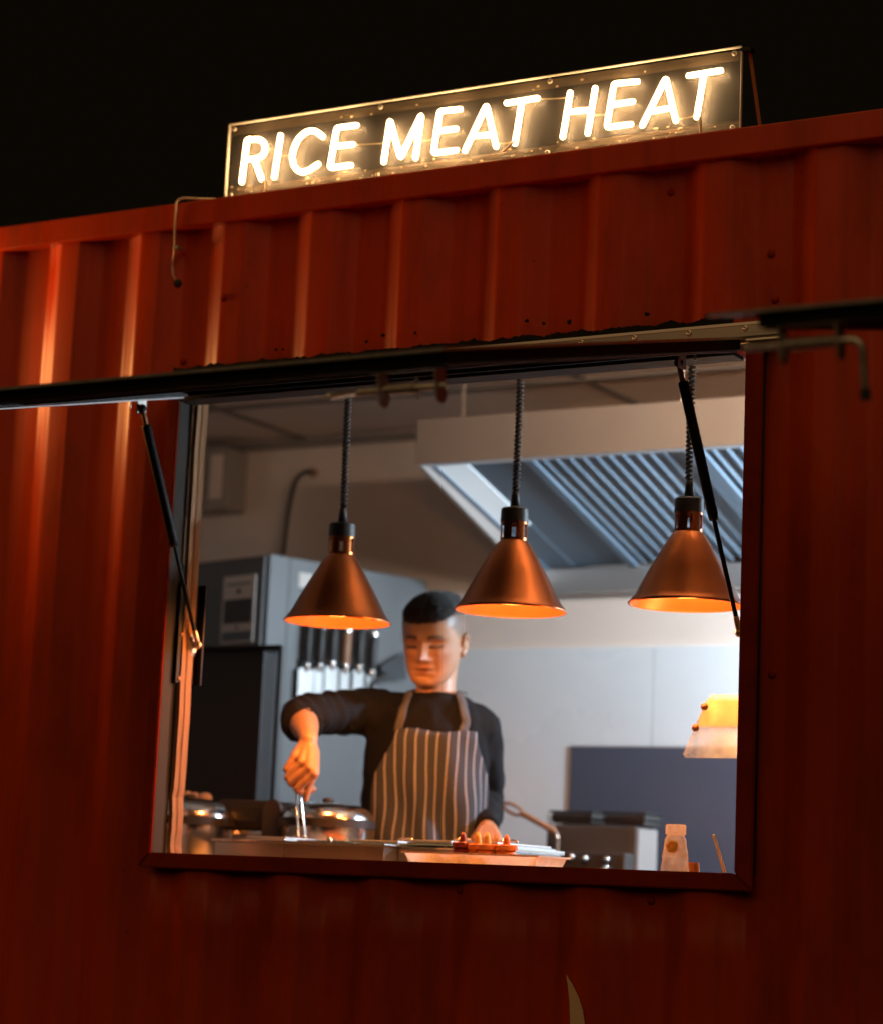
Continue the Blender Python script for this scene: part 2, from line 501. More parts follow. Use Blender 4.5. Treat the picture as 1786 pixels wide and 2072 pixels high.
# weld plugs / screw heads on the wall
for (x, z) in ((0.50, 0.655), (0.725, 0.50), (0.735, 0.405), (0.60, 0.375), (-0.60, 0.525), (-0.72, 0.39), (0.745, -0.35), (0.50, -0.795), (0.075, -0.79)):
    ph = ((x + 1.086) % PER)
    y = 0 if ph < OUT else (DEP * (ph - OUT) / SL if ph < OUT + SL else (DEP if ph < OUT + SL + INN else DEP * (PER - ph) / SL))
    b_ = lt([(0.0, 0.0045), (0.005, 0.004), (0.0085, 0.002), (0.0095, -0.004)], 14)
    bmesh.ops.rotate(b_, verts=b_.verts, matrix=Matrix.Rotation(R(90), 3, 'X'))
    bmesh.ops.translate(b_, verts=b_.verts, vec=(x, y, z))
    part('screw_head', b_, M['red_frame'], smooth=True)
# painted tan mark low on the wall (only its tip is in view)
sw = [(0.335, -0.948), (0.350, -0.967), (0.364, -0.990), (0.374, -1.015), (0.379, -1.040), (0.378, -1.075), (0.368, -1.11), (0.350, -1.14),
      (0.345, -1.10), (0.348, -1.06), (0.3465, -1.03), (0.344, -1.0), (0.340, -0.972)]
part('painted_mark', prism_xz(bmesh.new(), sw, -0.0075, -0.0055), M['mark'])

# ------------------------------------------------------------------ hatches
def screw(parent, x, y, z, r=0.006, mm='zinc', axis='Y-'):
    b_ = lt([(0.0, 0.55 * r), (0.35 * r, 0.5 * r), (0.38 * r, 0.7 * r), (0.8 * r, 0.6 * r), (r, 0.2 * r), (r, 0.0)], 14)
    if axis == 'Y-': bmesh.ops.rotate(b_, verts=b_.verts, matrix=Matrix.Rotation(R(90), 3, 'X'))
    if axis == 'X+': bmesh.ops.rotate(b_, verts=b_.verts, matrix=Matrix.Rotation(R(90), 3, 'Y'))
    if axis == 'Z-': bmesh.ops.rotate(b_, verts=b_.verts, matrix=Matrix.Rotation(R(180), 3, 'X'))
    bmesh.ops.translate(b_, verts=b_.verts, vec=(x, y, z))
    return obj('screw', b_, M[mm], parent, smooth=True)

def make_hatch(label, ox, tilt, side):
    h = thing('serving_hatch', label, 'hatch', (ox, -0.017, 0.318), (R(tilt), 0, 0), 'propped open serving hatches')
    xa, xb, Ln = -0.74, 0.69, 1.235
    sk = obj('outer_skin', bx(xa, xb, -Ln, -0.004, 0.0, 0.003, 0.0008), M['red'], h)
    # folded lip of the skin
    obj('skin_lip', bx(xa, xb, -Ln - 0.0025, -Ln - 0.0003, -0.0015, 0.0035), M['zinc'], h)
    for x in (xa - 0.0022, xb + 0.0003):
        obj('skin_lip', bx(x, x + 0.0019, -Ln, -0.004, -0.0015, 0.0035), M['zinc'], h)
    ins = 0.07
    f = bmesh.new
    obj('frame_bar', bx(xa + ins, xb - 0.004, -Ln + 0.012, -Ln + 0.045, -0.023, -0.0005, 0.003), M['black'], h)
    obj('frame_bar', bx(xa + ins, xb - 0.004, -0.05, -0.015, -0.023, -0.0005, 0.003), M['black'], h)
    for x in (xa + ins, xb - 0.004 - 0.035):
        obj('frame_bar', bx(x, x + 0.035, -Ln + 0.0455, -0.0505, -0.023, -0.0005, 0.003), M['black'], h)
    obj('cross_bar', bx(xa + ins + 0.036, xb - 0.004 - 0.036, -0.63, -0.60, -0.021, -0.0005, 0.002), M['black'], h)
    obj('inner_panel', bx(xa + ins + 0.036, xb - 0.004 - 0.036, -Ln + 0.046, -0.051, -0.006, -0.0008), M['greysteel'], h)
    for x in (xa + ins + 0.002, xb - 0.004 - 0.006):
        obj('edge_trim', bx(x, x + 0.004, -Ln + 0.03, -0.03, -0.0265, -0.0233), M['trim'], h)
    obj('edge_trim', bx(xa + ins + 0.04, xb - 0.09, -Ln + 0.040, -Ln + 0.048, -0.0265, -0.0233), M['trim'], h)
    # hinge strip fixed above
    return h, xa, xb, Ln

def latch(h, xin, xout, y, z, down):
    """spring bolt: bolt points from xin (handle side) to xout"""
    s = 1 if xout > xin else -1
    l = bpy.data.objects.new('spring_latch', None); COL.objects.link(l); l.parent = h
    Lh = abs(xout - xin)
    for k in (0.12, 1.0):
        xx = xin + s * Lh * k
        pl = []
        for i in range(13):
            a = math.pi * i / 12
            pl.append((0.016 * math.cos(a), -0.012 - 0.016 * math.sin(a)))
        pl = [(-0.016, 0.026), (0.016, 0.026)] + pl
        b_ = bmesh.new()
        A = [b_.verts.new((xx - 0.0015, y + p, z + q)) for p, q in pl]
        B = [b_.verts.new((xx + 0.0015, y + p, z + q)) for p, q in pl]
        b_.faces.new(A); b_.faces.new(B[::-1])
        for i in range(len(pl)): b_.faces.new((A[i], B[i], B[(i + 1) % len(pl)], A[(i + 1) % len(pl)]))
        obj('bracket', b_, M['zinc'], l)
    obj('base_plate', bx(min(xin, xout) , max(xin, xout), y - 0.016, y + 0.016, z + 0.0262, z + 0.0285), M['zinc'], l)
    # rod with bent handle
    if down:
        pts = [(xout + s * 0.055, y, z), (xin - s * 0.004, y, z)]
        for i in range(1, 7):
            a = R(15 * i); pts.append((xin - s * (0.004 + 0.016 * math.sin(a)), y, z - 0.016 * (1 - math.cos(a))))
        hx = pts[-1]
        pts.append((hx[0], y, z - 0.070))
        capp = (hx[0], y, z - 0.070)
    else:
        pts = [(xout + s * 0.006, y, z), (xin - s * 0.030, y, z)]
        for i in range(1, 7):
            a = R(15 * i); pts.append((xin - s * (0.030 + 0.008 * math.sin(a)), y - 0.008 * (1 - math.cos(a)), z))
        hx = pts[-1]
        pts.append((hx[0] + 0.004, y - 0.085, z - 0.004))
        capp = None
    obj('bolt_rod', tb(pts, 0.0058, 12), M['zinc'], l, smooth=True)
    if capp: obj('handle_cap', tb([(capp[0], y, capp[2]), (capp[0], y, capp[2] - 0.017)], 0.0078, 12, caps='flat'), M['rubber'], l)
    hel = []
    nturn = 22; x0 = xin + s * Lh * 0.2; x1 = xin + s * Lh * (0.62 if not down else 0.95)
    for i in range(nturn * 8 + 1):
        a = 2 * math.pi * i / 8; t = i / (nturn * 8)
        hel.append((x0 + (x1 - x0) * t, y + 0.0088 * math.cos(a), z + 0.0088 * math.sin(a)))
    obj('spring', tb(hel, 0.0011, 5), M['zinc'], l, smooth=True)
    xx = x1 + s * 0.003
    obj('cross_pin', tb([(xx, y, z + 0.013), (xx, y, z - 0.017)], 0.0022, 8), M['zinc'], l, smooth=True)
    return l

h1, xa, xb, Ln = make_hatch('red skinned black framed hatch propped open above the cook\'s window', 0.0, 13.95, 1)
latch(h1, 0.545, 0.662, -1.200, -0.054, False)
h2, _, _, _ = make_hatch('second propped hatch with hanging bent latch handle at the right edge', 1.869, 13.3, -1)
latch(h2, 1.325 - 1.869, 1.228 - 1.869, -1.205, -0.050, True)

# piano hinges riveted to the container
def hinge(x0, x1):
    hg = bpy.data.objects.new('hinge_strip', None); COL.objects.link(hg); hg.parent = cont; hg.location = -CO
    b_ = bmesh.new()
    pr = [(-0.0135, 0.352), (-0.0165, 0.352), (-0.0172, 0.346), (-0.0165, 0.345), (-0.0165, 0.333), (-0.019, 0.331), (-0.019, 0.322), (-0.0165, 0.318), (-0.0135, 0.318)]
    A = [b_.verts.new((x0, y, z)) for y, z in pr]; B = [b_.verts.new((x1, y, z)) for y, z in pr]
    b_.faces.new(A); b_.faces.new(B[::-1])
    for i in range(len(pr)): b_.faces.new((A[i], B[i], B[(i + 1) % len(pr)], A[(i + 1) % len(pr)]))
    obj('hinge_leaf', b_, M['alu'], hg)
    obj('hinge_knuckle', tb([(x0, -0.0165, 0.3125), (x1, -0.0165, 0.3125)], 0.0052, 10), M['alu'], hg, smooth=True)
    x = x0 + 0.03
    while x < x1:
        b2 = lt([(0.0, 0.001), (0.0018, 0.001), (0.002, 0.0028), (0.0045, 0.0025), (0.006, 0.0008), (0.006, 0)], 14)
        bmesh.ops.rotate(b2, verts=b2.verts, matrix=Matrix.Rotation(R(90), 3, 'X'))
        bmesh.ops.translate(b2, verts=b2.verts, vec=(x, -0.0165, 0.3395))
        obj('rivet', b2, M['zinc'], hg, smooth=True)
        x += 0.121
    return hg
hinge(-0.672, 0.762)
hinge(1.17, 2.56)

# ------------------------------------------------------------------ gas struts
def gas_strut(label, top, bot, split=0.55, side=1, plate=True):
    t_ = thing('gas_strut', label, 'gas strut', bot, group='gas struts holding the hatch')
    B0 = Vector((0, 0, 0)); T0 = Vector(top) - Vector(bot)
    mid = B0.lerp(T0, 1 - split)
    d = (T0 - B0).normalized()
    obj('piston_rod', tb([B0 + d * 0.03, mid], 0.0048, 12), M['black'], t_, smooth=True)
    obj('cylinder', tb([mid - d * 0.015, mid, T0 - d * 0.042, T0 - d * 0.038], [0.0098, 0.0104, 0.0104, 0.009], 16, caps='flat'), M['black'], t_, smooth=True)
    obj('end_fitting', tb([T0 - d * 0.038, T0 - d * 0.008], 0.0056, 12), M['rusty'], t_, smooth=True)
    obj('end_fitting', tb([B0 + d * 0.032, B0 + d * 0.006], 0.0060, 12), M['zinc'], t_, smooth=True)
    for c in (B0, T0):
        b_ = bmesh.new(); bmesh.ops.create_uvsphere(b_, u_segments=14, v_segments=10, radius=0.0095)
        bmesh.ops.translate(b_, verts=b_.verts, vec=c)
        obj('ball_joint', b_, M['zinc'] if c is B0 else M['black'], t_, smooth=True)
    # top bracket under hatch
    obj('hatch_bracket', bx(T0.x + 0.004 * side, T0.x + 0.007 * side, T0.y - 0.012, T0.y + 0.02, T0.z - 0.012, T0.z + 0.022, 0.0006), M['zinc'], t_)
    obj('hatch_bracket', bx(min(T0.x, T0.x + 0.03 * side), max(T0.x, T0.x + 0.03 * side), T0.y - 0.012, T0.y + 0.02, T0.z + 0.0222, T0.z + 0.0245), M['zinc'], t_)
    obj('bracket_screw', tb([(T0.x + 0.034 * side, T0.y, T0.z + 0.022), (T0.x + 0.034 * side, T0.y, T0.z + 0.004)], 0.0025, 8), M['zinc'], t_, smooth=True)
    return t_
sL = gas_strut('black gas strut on the left jamb beside the first copper lamp', (-0.684, -0.165, 0.237), (-0.674, 0.085, -0.264), side=-1)
sR = gas_strut('black gas strut crossing in front of the right copper lamp', (0.622, -0.185, 0.236), (0.664, 0.05, -0.264), side=1)
# angle plates on the jambs
def jamb_plate(t_, X, sgn, Y0, Y1):
    bl = Vector(t_.location)
    obj('mounting_angle', bx(X - bl.x, X + sgn * 0.004 - bl.x, Y0 - bl.y, Y1 - bl.y, -0.355 - bl.z, -0.125 - bl.z, 0.0008), M['rubber'], t_) if sgn > 0 else \
        obj('mounting_angle', bx(X - 0.004 - bl.x, X - bl.x, Y0 - bl.y, Y1 - bl.y, -0.355 - bl.z, -0.125 - bl.z, 0.0008), M['rubber'], t_)
    obj('mounting_flange', bx(min(X, X + sgn * 0.022) - bl.x, max(X, X + sgn * 0.022) - bl.x, Y1 - bl.y, Y1 + 0.004 - bl.y, -0.355 - bl.z, -0.125 - bl.z), M['black'], t_)
    # small dome bracket carrying the ball
    b_ = bmesh.new()
    tube(b_, [(X + sgn * 0.004, bl.y, bl.z), (X + sgn * 0.011, bl.y, bl.z)], [0.026, 0.014], 18, caps='flat')
    for v in b_.verts: v.co = Vector((v.co.x - bl.x, (v.co.y - bl.y) * 0.8, (v.co.z - bl.z) * 1.3))
    obj('ball_plate', b_, M['zinc'], t_)
    obj('ball_stud', tb([(X + sgn * 0.008 - bl.x, 0, 0), (0, 0, 0)], 0.004, 8), M['zinc'], t_)
    for z in (-0.135, -0.245, -0.345):
        b_ = lt([(0, 0.003), (0.003, 0.003), (0.006, 0.0015), (0.0065, 0)], 12)
        bmesh.ops.rotate(b_, verts=b_.verts, matrix=Matrix.Rotation(R(90 * sgn), 3, 'Y'))
        bmesh.ops.translate(b_, verts=b_.verts, vec=(X + sgn * 0.004 - bl.x, Y0 + 0.012 - bl.y, z - bl.z))
        obj('screw', b_, M['rusty'], t_, smooth=True)
jamb_plate(sL, -0.6935, 1, 0.030, 0.100)
jamb_plate(sR, 0.6885, -1, 0.030, 0.073)

# ------------------------------------------------------------------ neon sign
NEON = [
 ('R',[[(-0.566,0.797),(-0.558,0.898),(-0.524,0.894),(-0.510,0.885),(-0.505,0.869),(-0.509,0.855),(-0.525,0.848),(-0.558,0.849)],[(-0.533,0.846),(-0.511,0.797)]]),
 ('I',[[(-0.476,0.798),(-0.465,0.895)]]),
 ('C',[[(-0.350,0.878),(-0.365,0.891),(-0.381,0.897),(-0.399,0.894),(-0.417,0.880),(-0.427,0.859),(-0.430,0.837),(-0.424,0.818),(-0.412,0.805),(-0.396,0.799),(-0.378,0.804),(-0.358,0.814)]]),
 ('E',[[(-0.261,0.893),(-0.313,0.894),(-0.326,0.801),(-0.271,0.801)],[(-0.320,0.851),(-0.268,0.849)]]),
 ('M',[[(-0.184,0.798),(-0.173,0.894),(-0.141,0.801),(-0.092,0.896),(-0.102,0.797)]]),
 ('E',[[(0.005,0.895),(-0.046,0.897),(-0.057,0.802),(-0.000,0.802)],[(-0.052,0.852),(-0.003,0.851)]]),
 ('A',[[(0.022,0.798),(0.071,0.896),(0.099,0.798)],[(0.042,0.829),(0.090,0.826)]]),
 ('T',[[(0.121,0.893),(0.195,0.894)],[(0.158,0.893),(0.145,0.799)]]),
 ('H',[[(0.260,0.799),(0.274,0.895)],[(0.319,0.799),(0.333,0.897)],[(0.269,0.853),(0.325,0.850)]]),
 ('E',[[(0.431,0.898),(0.377,0.901),(0.363,0.806),(0.419,0.806)],[(0.372,0.855),(0.422,0.855)]]),
 ('A',[[(0.446,0.800),(0.497,0.897),(0.522,0.800)],[(0.470,0.828),(0.512,0.829)]]),
 ('T',[[(0.549,0.894),(0.620,0.895)],[(0.583,0.894),(0.569,0.802)]]),
]
M['neon'] = emit('warm_white_neon', (1.0, 0.62, 0.27), 32.0)
def dusty_clear(name, tr, dif, gl):
    mt, nt, b = new_mat(name)
    N, L = nt.nodes, nt.links
    t = N.new("ShaderNodeBsdfTransparent"); d = N.new("ShaderNodeBsdfDiffuse"); tl = N.new("ShaderNodeBsdfTranslucent"); g_ = N.new("ShaderNodeBsdfGlossy")
    g_.inputs["Roughness"].default_value = 0.12
    d.inputs[0].default_value = (1, 0.95, 0.88, 1); tl.inputs[0].default_value = (1, 0.95, 0.88, 1)
    a1 = N.new("ShaderNodeMixShader"); a1.inputs[0].default_value = 0.5; L.new(d.outputs[0], a1.inputs[1]); L.new(tl.outputs[0], a1.inputs[2])
    a2 = N.new("ShaderNodeMixShader"); a2.inputs[0].default_value = gl; L.new(a1.outputs[0], a2.inputs[1]); L.new(g_.outputs[0], a2.inputs[2])
    a3 = N.new("ShaderNodeMixShader"); L.new(t.outputs[0], a3.inputs[1]); L.new(a2.outputs[0], a3.inputs[2])
    nz_ = N.new("ShaderNodeTexNoise"); nz_.inputs["Scale"].default_value = 25; nz_.inputs["Detail"].default_value = 6
    tc_ = N.new("ShaderNodeTexCoord"); L.new(tc_.outputs["Object"], nz_.inputs["Vector"])
    mr = N.new("ShaderNodeMapRange"); mr.inputs[1].default_value = 0.3; mr.inputs[2].default_value = 0.75
    mr.inputs[3].default_value = dif * 0.5; mr.inputs[4].default_value = dif * 1.6
    L.new(nz_.outputs[0], mr.inputs[0]); L.new(mr.outputs[0], a3.inputs[0])
    L.new(a3.outputs[0], N["Material Output"].inputs[0])
    return mt
M['acrylic'] = dusty_clear('clear_acrylic', 0.9, 0.010, 0.3)
M['backplate'] = mat('dark_backing_film', (0.017, 0.013, 0.011), 0.6, var=0.35, vscale=22, bump=0.08, bscale=50)
M['film'] = mat('adhesive_residue', (0.085, 0.062, 0.040), 0.5, var=0.55, vscale=26, bump=0.3, bscale=60, dirt=(0.09, 0.06, 0.035), dirt_amt=0.9, dscale=14, stretch=(0.5, 1, 1.6))
M['glue'] = mat('hot_glue', (0.55, 0.42, 0.26), 0.3)
sign = thing('neon_sign', 'lit warm white neon sign reading RICE MEAT HEAT on the roof edge', 'sign', (0.012, 0.03, 0.7625))
SO = Vector((0.012, 0.03, 0.7625))
def spart(name, bm_, mm, smooth=False):
    bmesh.ops.translate(bm_, verts=bm_.verts, vec=-SO)
    return obj(name, bm_, mm, sign, smooth)
SX0, SX1, SZ0, SZ1 = -0.627, 0.650, 0.766, 0.948
def rrect(x0, x1, z0, z1, r):
    pl = []
    for cx, cz, a0 in ((x1 - r, z1 - r, 0), (x0 + r, z1 - r, 90), (x0 + r, z0 + r, 180), (x1 - r, z0 + r, 270)):
        for i in range(6):
            a = R(a0 + 18 * i); pl.append((cx + r * math.cos(a), cz + r * math.sin(a)))
    return pl
spart('acrylic_panel', prism_xz(bmesh.new(), rrect(SX0, SX1, SZ0, SZ1, 0.006), 0.022, 0.028), M['acrylic'])
M['frost'] = mat('frosted_acrylic_edge', (0.85, 0.80, 0.72), 0.5, var=0.1)
for a4 in ((SX0 - 0.0012, SX1 + 0.0012, SZ1 + 0.0002, SZ1 + 0.0022), (SX0 - 0.0012, SX1 + 0.0012, SZ0 - 0.0022, SZ0 - 0.0002), (SX0 - 0.0026, SX0 - 0.0003, SZ0, SZ1), (SX1 + 0.0003, SX1 + 0.0026, SZ0, SZ1)):
    spart('panel_edge', bx(a4[0], a4[1], 0.0205, 0.0285, a4[2], a4[3]), M['frost'])
spart('backing_plate', bx(SX0 + 0.004, SX1 - 0.004, 0.0285, 0.0325, 0.795, 0.922), M['backplate'])
spart('residue_strip', bx(SX0 + 0.004, SX1 - 0.004, 0.0287, 0.0300, 0.9225, 0.944), M['film'])
spart('residue_strip', bx(SX0 + 0.004, SX1 - 0.004, 0.0287, 0.0300, 0.768, 0.7945), M['film'])
def resample(pts, rad):
    """round the corners a little"""
    pts = [Vector((x - 0.0087, 0.010, z + 0.0035)) for x, z in pts]
    if len(pts) == 2: return pts
    out = [pts[0]]
    for a, b, c in zip(pts[:-2], pts[1:-1], pts[2:]):
        d1 = min(0.007, (a - b).length * 0.4); d2 = min(0.007, (c - b).length * 0.4)
        p = b + (a - b).normalized() * d1; q = b + (c - b).normalized() * d2
        for i in range(5):
            t = i / 4
            out.append(p * (1 - t) ** 2 + b * 2 * t * (1 - t) + q * t * t)
    out.append(pts[-1])
    return out
for ch, strokes in NEON:
    b_ = bmesh.new()
    for s in strokes:
        tube(b_, resample(s, 0.006), 0.0060, 10)
    o = spart('neon_letter', b_, M['neon'], smooth=True)
    o['label'] = 'glowing neon letter ' + ch
    # clear strips that hold the tube off the panel
    for s in strokes:
        for i in (0, -1):
            x, z = s[i][0] - 0.0087, s[i][1] + 0.0035
            spart('tube_support', tb([(x, 0.012, z), (x, 0.0215, z)], 0.003, 6), M['acrylic'])
wires = [[(-0.506, 0.868), (-0.476, 0.864)], [(-0.470, 0.848), (-0.431, 0.845)], [(-0.268, 0.849), (-0.235, 0.846), (-0.182, 0.842)], [(-0.098, 0.835), (-0.06, 0.834)],
         [(0.195, 0.893), (0.23, 0.889), (0.270, 0.886)], [(0.327, 0.838), (0.345, 0.838), (0.366, 0.833)], [(0.095, 0.805), (0.12, 0.802), (0.146, 0.806)], [(0.521, 0.803), (0.545, 0.803), (0.570, 0.806)]]
for w in wires:
    spart('jumper_wire', tb([(x - 0.010, 0.014, z + 0.004) for x, z in w], 0.0013, 6), M['glue'], smooth=True)
for x, z in ((-0.512, 0.795), (0.569, 0.80)):
    spart('feed_wire', tb([(x, 0.004, z), (x + 0.003, 0.006, 0.79), (x + 0.004, 0.004, 0.762)], 0.0028, 8), M['glue'], smooth=True)
spart('feed_wire', tb([(0.140, 0.004, 0.806), (0.112, 0.006, 0.787)], 0.0028, 8), M['glue'], smooth=True)
for x in (-0.612, -0.215, 0.21, 0.636):
    for z in (0.936, 0.776):
        b_ = lt([(0.0, 0.001), (0.002, 0.001), (0.0022, 0.004), (0.005, 0.0035), (0.006, 0.0)], 14)
        bmesh.ops.rotate(b_, verts=b_.verts, matrix=Matrix.Rotation(R(90), 3, 'X'))
        bmesh.ops.translate(b_, verts=b_.verts, vec=(x, 0.0218, z))
        spart('screw', b_, M['zinc'], smooth=True)
rr = random.Random(3)
b_ = bmesh.new()
for i in range(60):
    x = rr.uniform(SX0 + 0.01, SX1 - 0.01); z = rr.uniform(0.772, 0.797) if i > 8 else rr.uniform(0.922, 0.93)
    s_ = rr.uniform(0.0012, 0.0032)
    mm_ = Matrix.Translation((x, 0.0215, z)) @ Matrix.Diagonal((s_ * rr.uniform(1, 2), 0.0008, s_, 1))
    bmesh.ops.create_icosphere(b_, subdivisions=1, radius=1.0, matrix=mm_)
o = spart('glue_drops', b_, M['glue'], smooth=True); o['kind'] = 'stuff'
M['leg_lit'] = mat('orange_lit_bar', (0.72, 0.30, 0.11), 0.6, var=0.2, vscale=30)  # warm light falling on the legs is put into their base colour
for x in (0.662, -0.60, 0.0):
    spart('support_leg', tb([(x, 0.040, 0.944), (x, 0.135, 0.735)], 0.0105, 4, caps='flat', ell=0.35), M['leg_lit'])
spart('top_bracket', bx(0.6505, 0.672, 0.02, 0.046, 0.938, 0.9455), M['black'])

# feed cable that hangs over the roof edge and goes in through a grommet
cb = thing('sign_cable', 'thin pale cable hanging from the roof edge left of the sign into a black grommet', 'cable', (-0.735, -0.02, 0.768))
CB = Vector((-0.735, -0.02, 0.768))
def crom(pts, n=8):
    pts = [Vector(p) for p in pts]; P = [pts[0]] + pts + [pts[-1]]; out = []
    for i in range(1, len(P) - 2):
        for k in range(n):
            t = k / n; a, b, c, d = P[i - 1], P[i], P[i + 1], P[i + 2]
            out.append(0.5 * ((2 * b) + (-a + c) * t + (2 * a - 5 * b + 4 * c - d) * t * t + (-a + 3 * b - 3 * c + d) * t ** 3))
    out.append(pts[-1]); return out
wp = crom([(-0.60, 0.035, 0.768), (-0.68, 0.0, 0.769), (-0.722, -0.014, 0.771), (-0.735, -0.019, 0.762), (-0.7365, -0.018, 0.74), (-0.738, -0.015, 0.69), (-0.7425, -0.006, 0.66), (-0.752, 0.006, 0.640), (-0.760, 0.014, 0.620), (-0.757, 0.014, 0.597), (-0.750, 0.022, 0.582)])
b_ = tb([p - CB for p in wp], 0.0028, 8)
M['cable_pale'] = mat('pale_cable', (0.62, 0.48, 0.33), 0.4)
obj('cable', b_, M['cable_pale'], cb, smooth=True)
b_ = lt([(0, 0.006), (0.006, 0.006), (0.0105, 0.002), (0.011, -0.006)], 16)
bmesh.ops.rotate(b_, verts=b_.verts, matrix=Matrix.Rotation(R(90), 3, 'X'))
bmesh.ops.translate(b_, verts=b_.verts, vec=Vector((-0.749, 0.021, 0.578)) - CB)
obj('grommet', b_, M['rubber'], cb, smooth=True)
obj('cable_clip', bx(-0.744 - CB.x, -0.730 - CB.x, -0.012 - CB.y, 0.012 - CB.y, 0.652 - CB.z, 0.660 - CB.z, 0.002), M['plastic_grey'], cb)

# ------------------------------------------------------------------ kitchen: counter
ctr = thing('serving_counter', 'stainless serving counter just inside the window', 'counter', (0, 0.45, -1.78))
def local(t_, name, bm_, mm, smooth=False):
    bmesh.ops.translate(bm_, verts=bm_.verts, vec=-Vector(t_.location))
    return obj(name, bm_, mm, t_, smooth)
CZ = -0.748
local(ctr, 'worktop', bx(-1.55, 1.6, 0.13, 0.74, CZ - 0.03, CZ, 0.003), M['steel'])
for x in (-1.5, -0.5, 0.5, 1.52):
    for y in (0.17, 0.70):
        local(ctr, 'leg', tb([(x, y, -1.78), (x, y, CZ - 0.031)], 0.02, 10, caps='flat'), M['steel'])
local(ctr, 'lower_shelf', bx(-1.52, 1.56, 0.15, 0.72, -1.52, -1.50), M['steel'])

# ------------------------------------------------------------------ heat lamps
M['bulb'] = emit('hot_orange_bulb', (1.0, 0.26, 0.04), 4.0)
def make_lamp(label, x, y, zr):
    t_ = thing('heat_lamp', label, 'heat lamp', (x, y, 0.675), group='copper heat lamps over the counter')
    o0 = zr - 0.675
    r = 0.122
    prof_out = [(r + 0.002, 0.0), (r + 0.003, 0.003), (r, 0.006), (r - 0.010, 0.018), (0.082, 0.075), (0.050, 0.130), (0.036, 0.152), (0.030, 0.158)]
    prof_in = [(0.028, 0.1565), (0.034, 0.1505), (0.0485, 0.128), (0.0805, 0.073), (r - 0.0115, 0.017), (r - 0.002, 0.004), (r - 0.001, 0.0)]
    local0 = lambda nm, b2, mm, s=True: obj(nm, (bmesh.ops.translate(b2, verts=b2.verts, vec=(0, 0, o0)), b2)[1], mm, t_, s)
    sh = local0('shade', lt(prof_out, 64), M['copper'])
    local0('shade_lining', lt([(r - 0.001, 0.0), (r + 0.002, 0.0)], 64), M['copper'])
    local0('shade_lining', lt(prof_in, 64), M['copper_in'])
    # neck with vent slots: eight staves between two rings
    b_ = bmesh.new()
    for k in range(6):
        a0 = 2 * math.pi * (k + 0.18) / 6; a1 = 2 * math.pi * (k + 0.82) / 6
        for (z0, z1, aa, bb) in ((0.163, 0.196, a0, a1),):
            prev = None
            for i in range(7):
                a = aa + (bb - aa) * i / 6
                cur = [b_.verts.new((rr_ * math.cos(a), rr_ * math.sin(a), z)) for rr_, z in ((0.030, z0), (0.030, z1), (0.028, z1), (0.028, z0))]
                if prev:
                    for j in range(4): b_.faces.new((prev[j], cur[j], cur[(j + 1) % 4], prev[(j + 1) % 4]))
                else: b_.faces.new(cur)
                prev = cur
            b_.faces.new(prev[::-1])
    lathe(b_, [(0.030, 0.157), (0.030, 0.164), (0.028, 0.164), (0.028, 0.157)], 40)
    lathe(b_, [(0.030, 0.195), (0.030, 0.200), (0.028, 0.200), (0.028, 0.195)], 40)
    o = local0('vented_neck', b_, M['copper'], False)
    smooth_by_angle(o, 45)
    o = local0('cap', lt([(0.0, 0.232), (0.028, 0.232), (0.0305, 0.229), (0.0315, 0.200), (0.0, 0.200)], 32), M['cap'], False)
    smooth_by_angle(o, 35)
    local0('cord_grip', lt([(0.0, 0.272), (0.007, 0.272), (0.0085, 0.262), (0.0115, 0.232), (0.0, 0.232)], 16), M['cap'])
    b_ = bmesh.new(); bmesh.ops.create_uvsphere(b_, u_segments=20, v_segments=14, radius=0.034)
    bmesh.ops.translate(b_, verts=b_.verts, vec=(0, 0, 0.062))
    local0('bulb', b_, M['bulb'])
    b_ = lt([(0.0, 0.155), (0.017, 0.155), (0.017, 0.092), (0.0, 0.092)], 16)
    local0('lamp_holder', b_, M['cap'])
    hel = []; z0 = 0.272; z1 = -o0
    nt = int((z1 - z0) / 0.0098)
    for i in range(nt * 9 + 1):
        a = 2 * math.pi * i / 9; t2 = i / (nt * 9)
        wob = 0.002 * math.sin(t2 * 5 + x * 9)
        hel.append((0.0062 * math.cos(a) + wob, 0.0062 * math.sin(a), z0 + (z1 - z0) * t2))
    local0('coiled_cord', tb(hel, 0.0034, 6), M['cap'])
    local0('ceiling_rose', lt([(0.0, z1), (0.03, z1), (0.028, z1 - 0.014), (0.012, z1 - 0.022), (0, z1 - 0.022)], 24), M['cap'])
    pl = bpy.data.lights.new('heat_lamp_light', 'POINT')
    pl.energy = 18.0; pl.color = (1.0, 0.30, 0.055); pl.shadow_soft_size = 0.036
    po = bpy.data.objects.new('heat_lamp_light', pl); COL.objects.link(po); po.parent = t_
    po.location = (0, 0, o0 + 0.022)
    return t_
make_lamp('copper cone heat lamp hanging in front of the fridge and knives', -0.437, 0.30, -0.191)
make_lamp('copper cone heat lamp hanging beside the cook\'s head', 0.015, 0.30, -0.175)
make_lamp('copper cone heat lamp behind the right gas strut', 0.438, 0.30, -0.172)

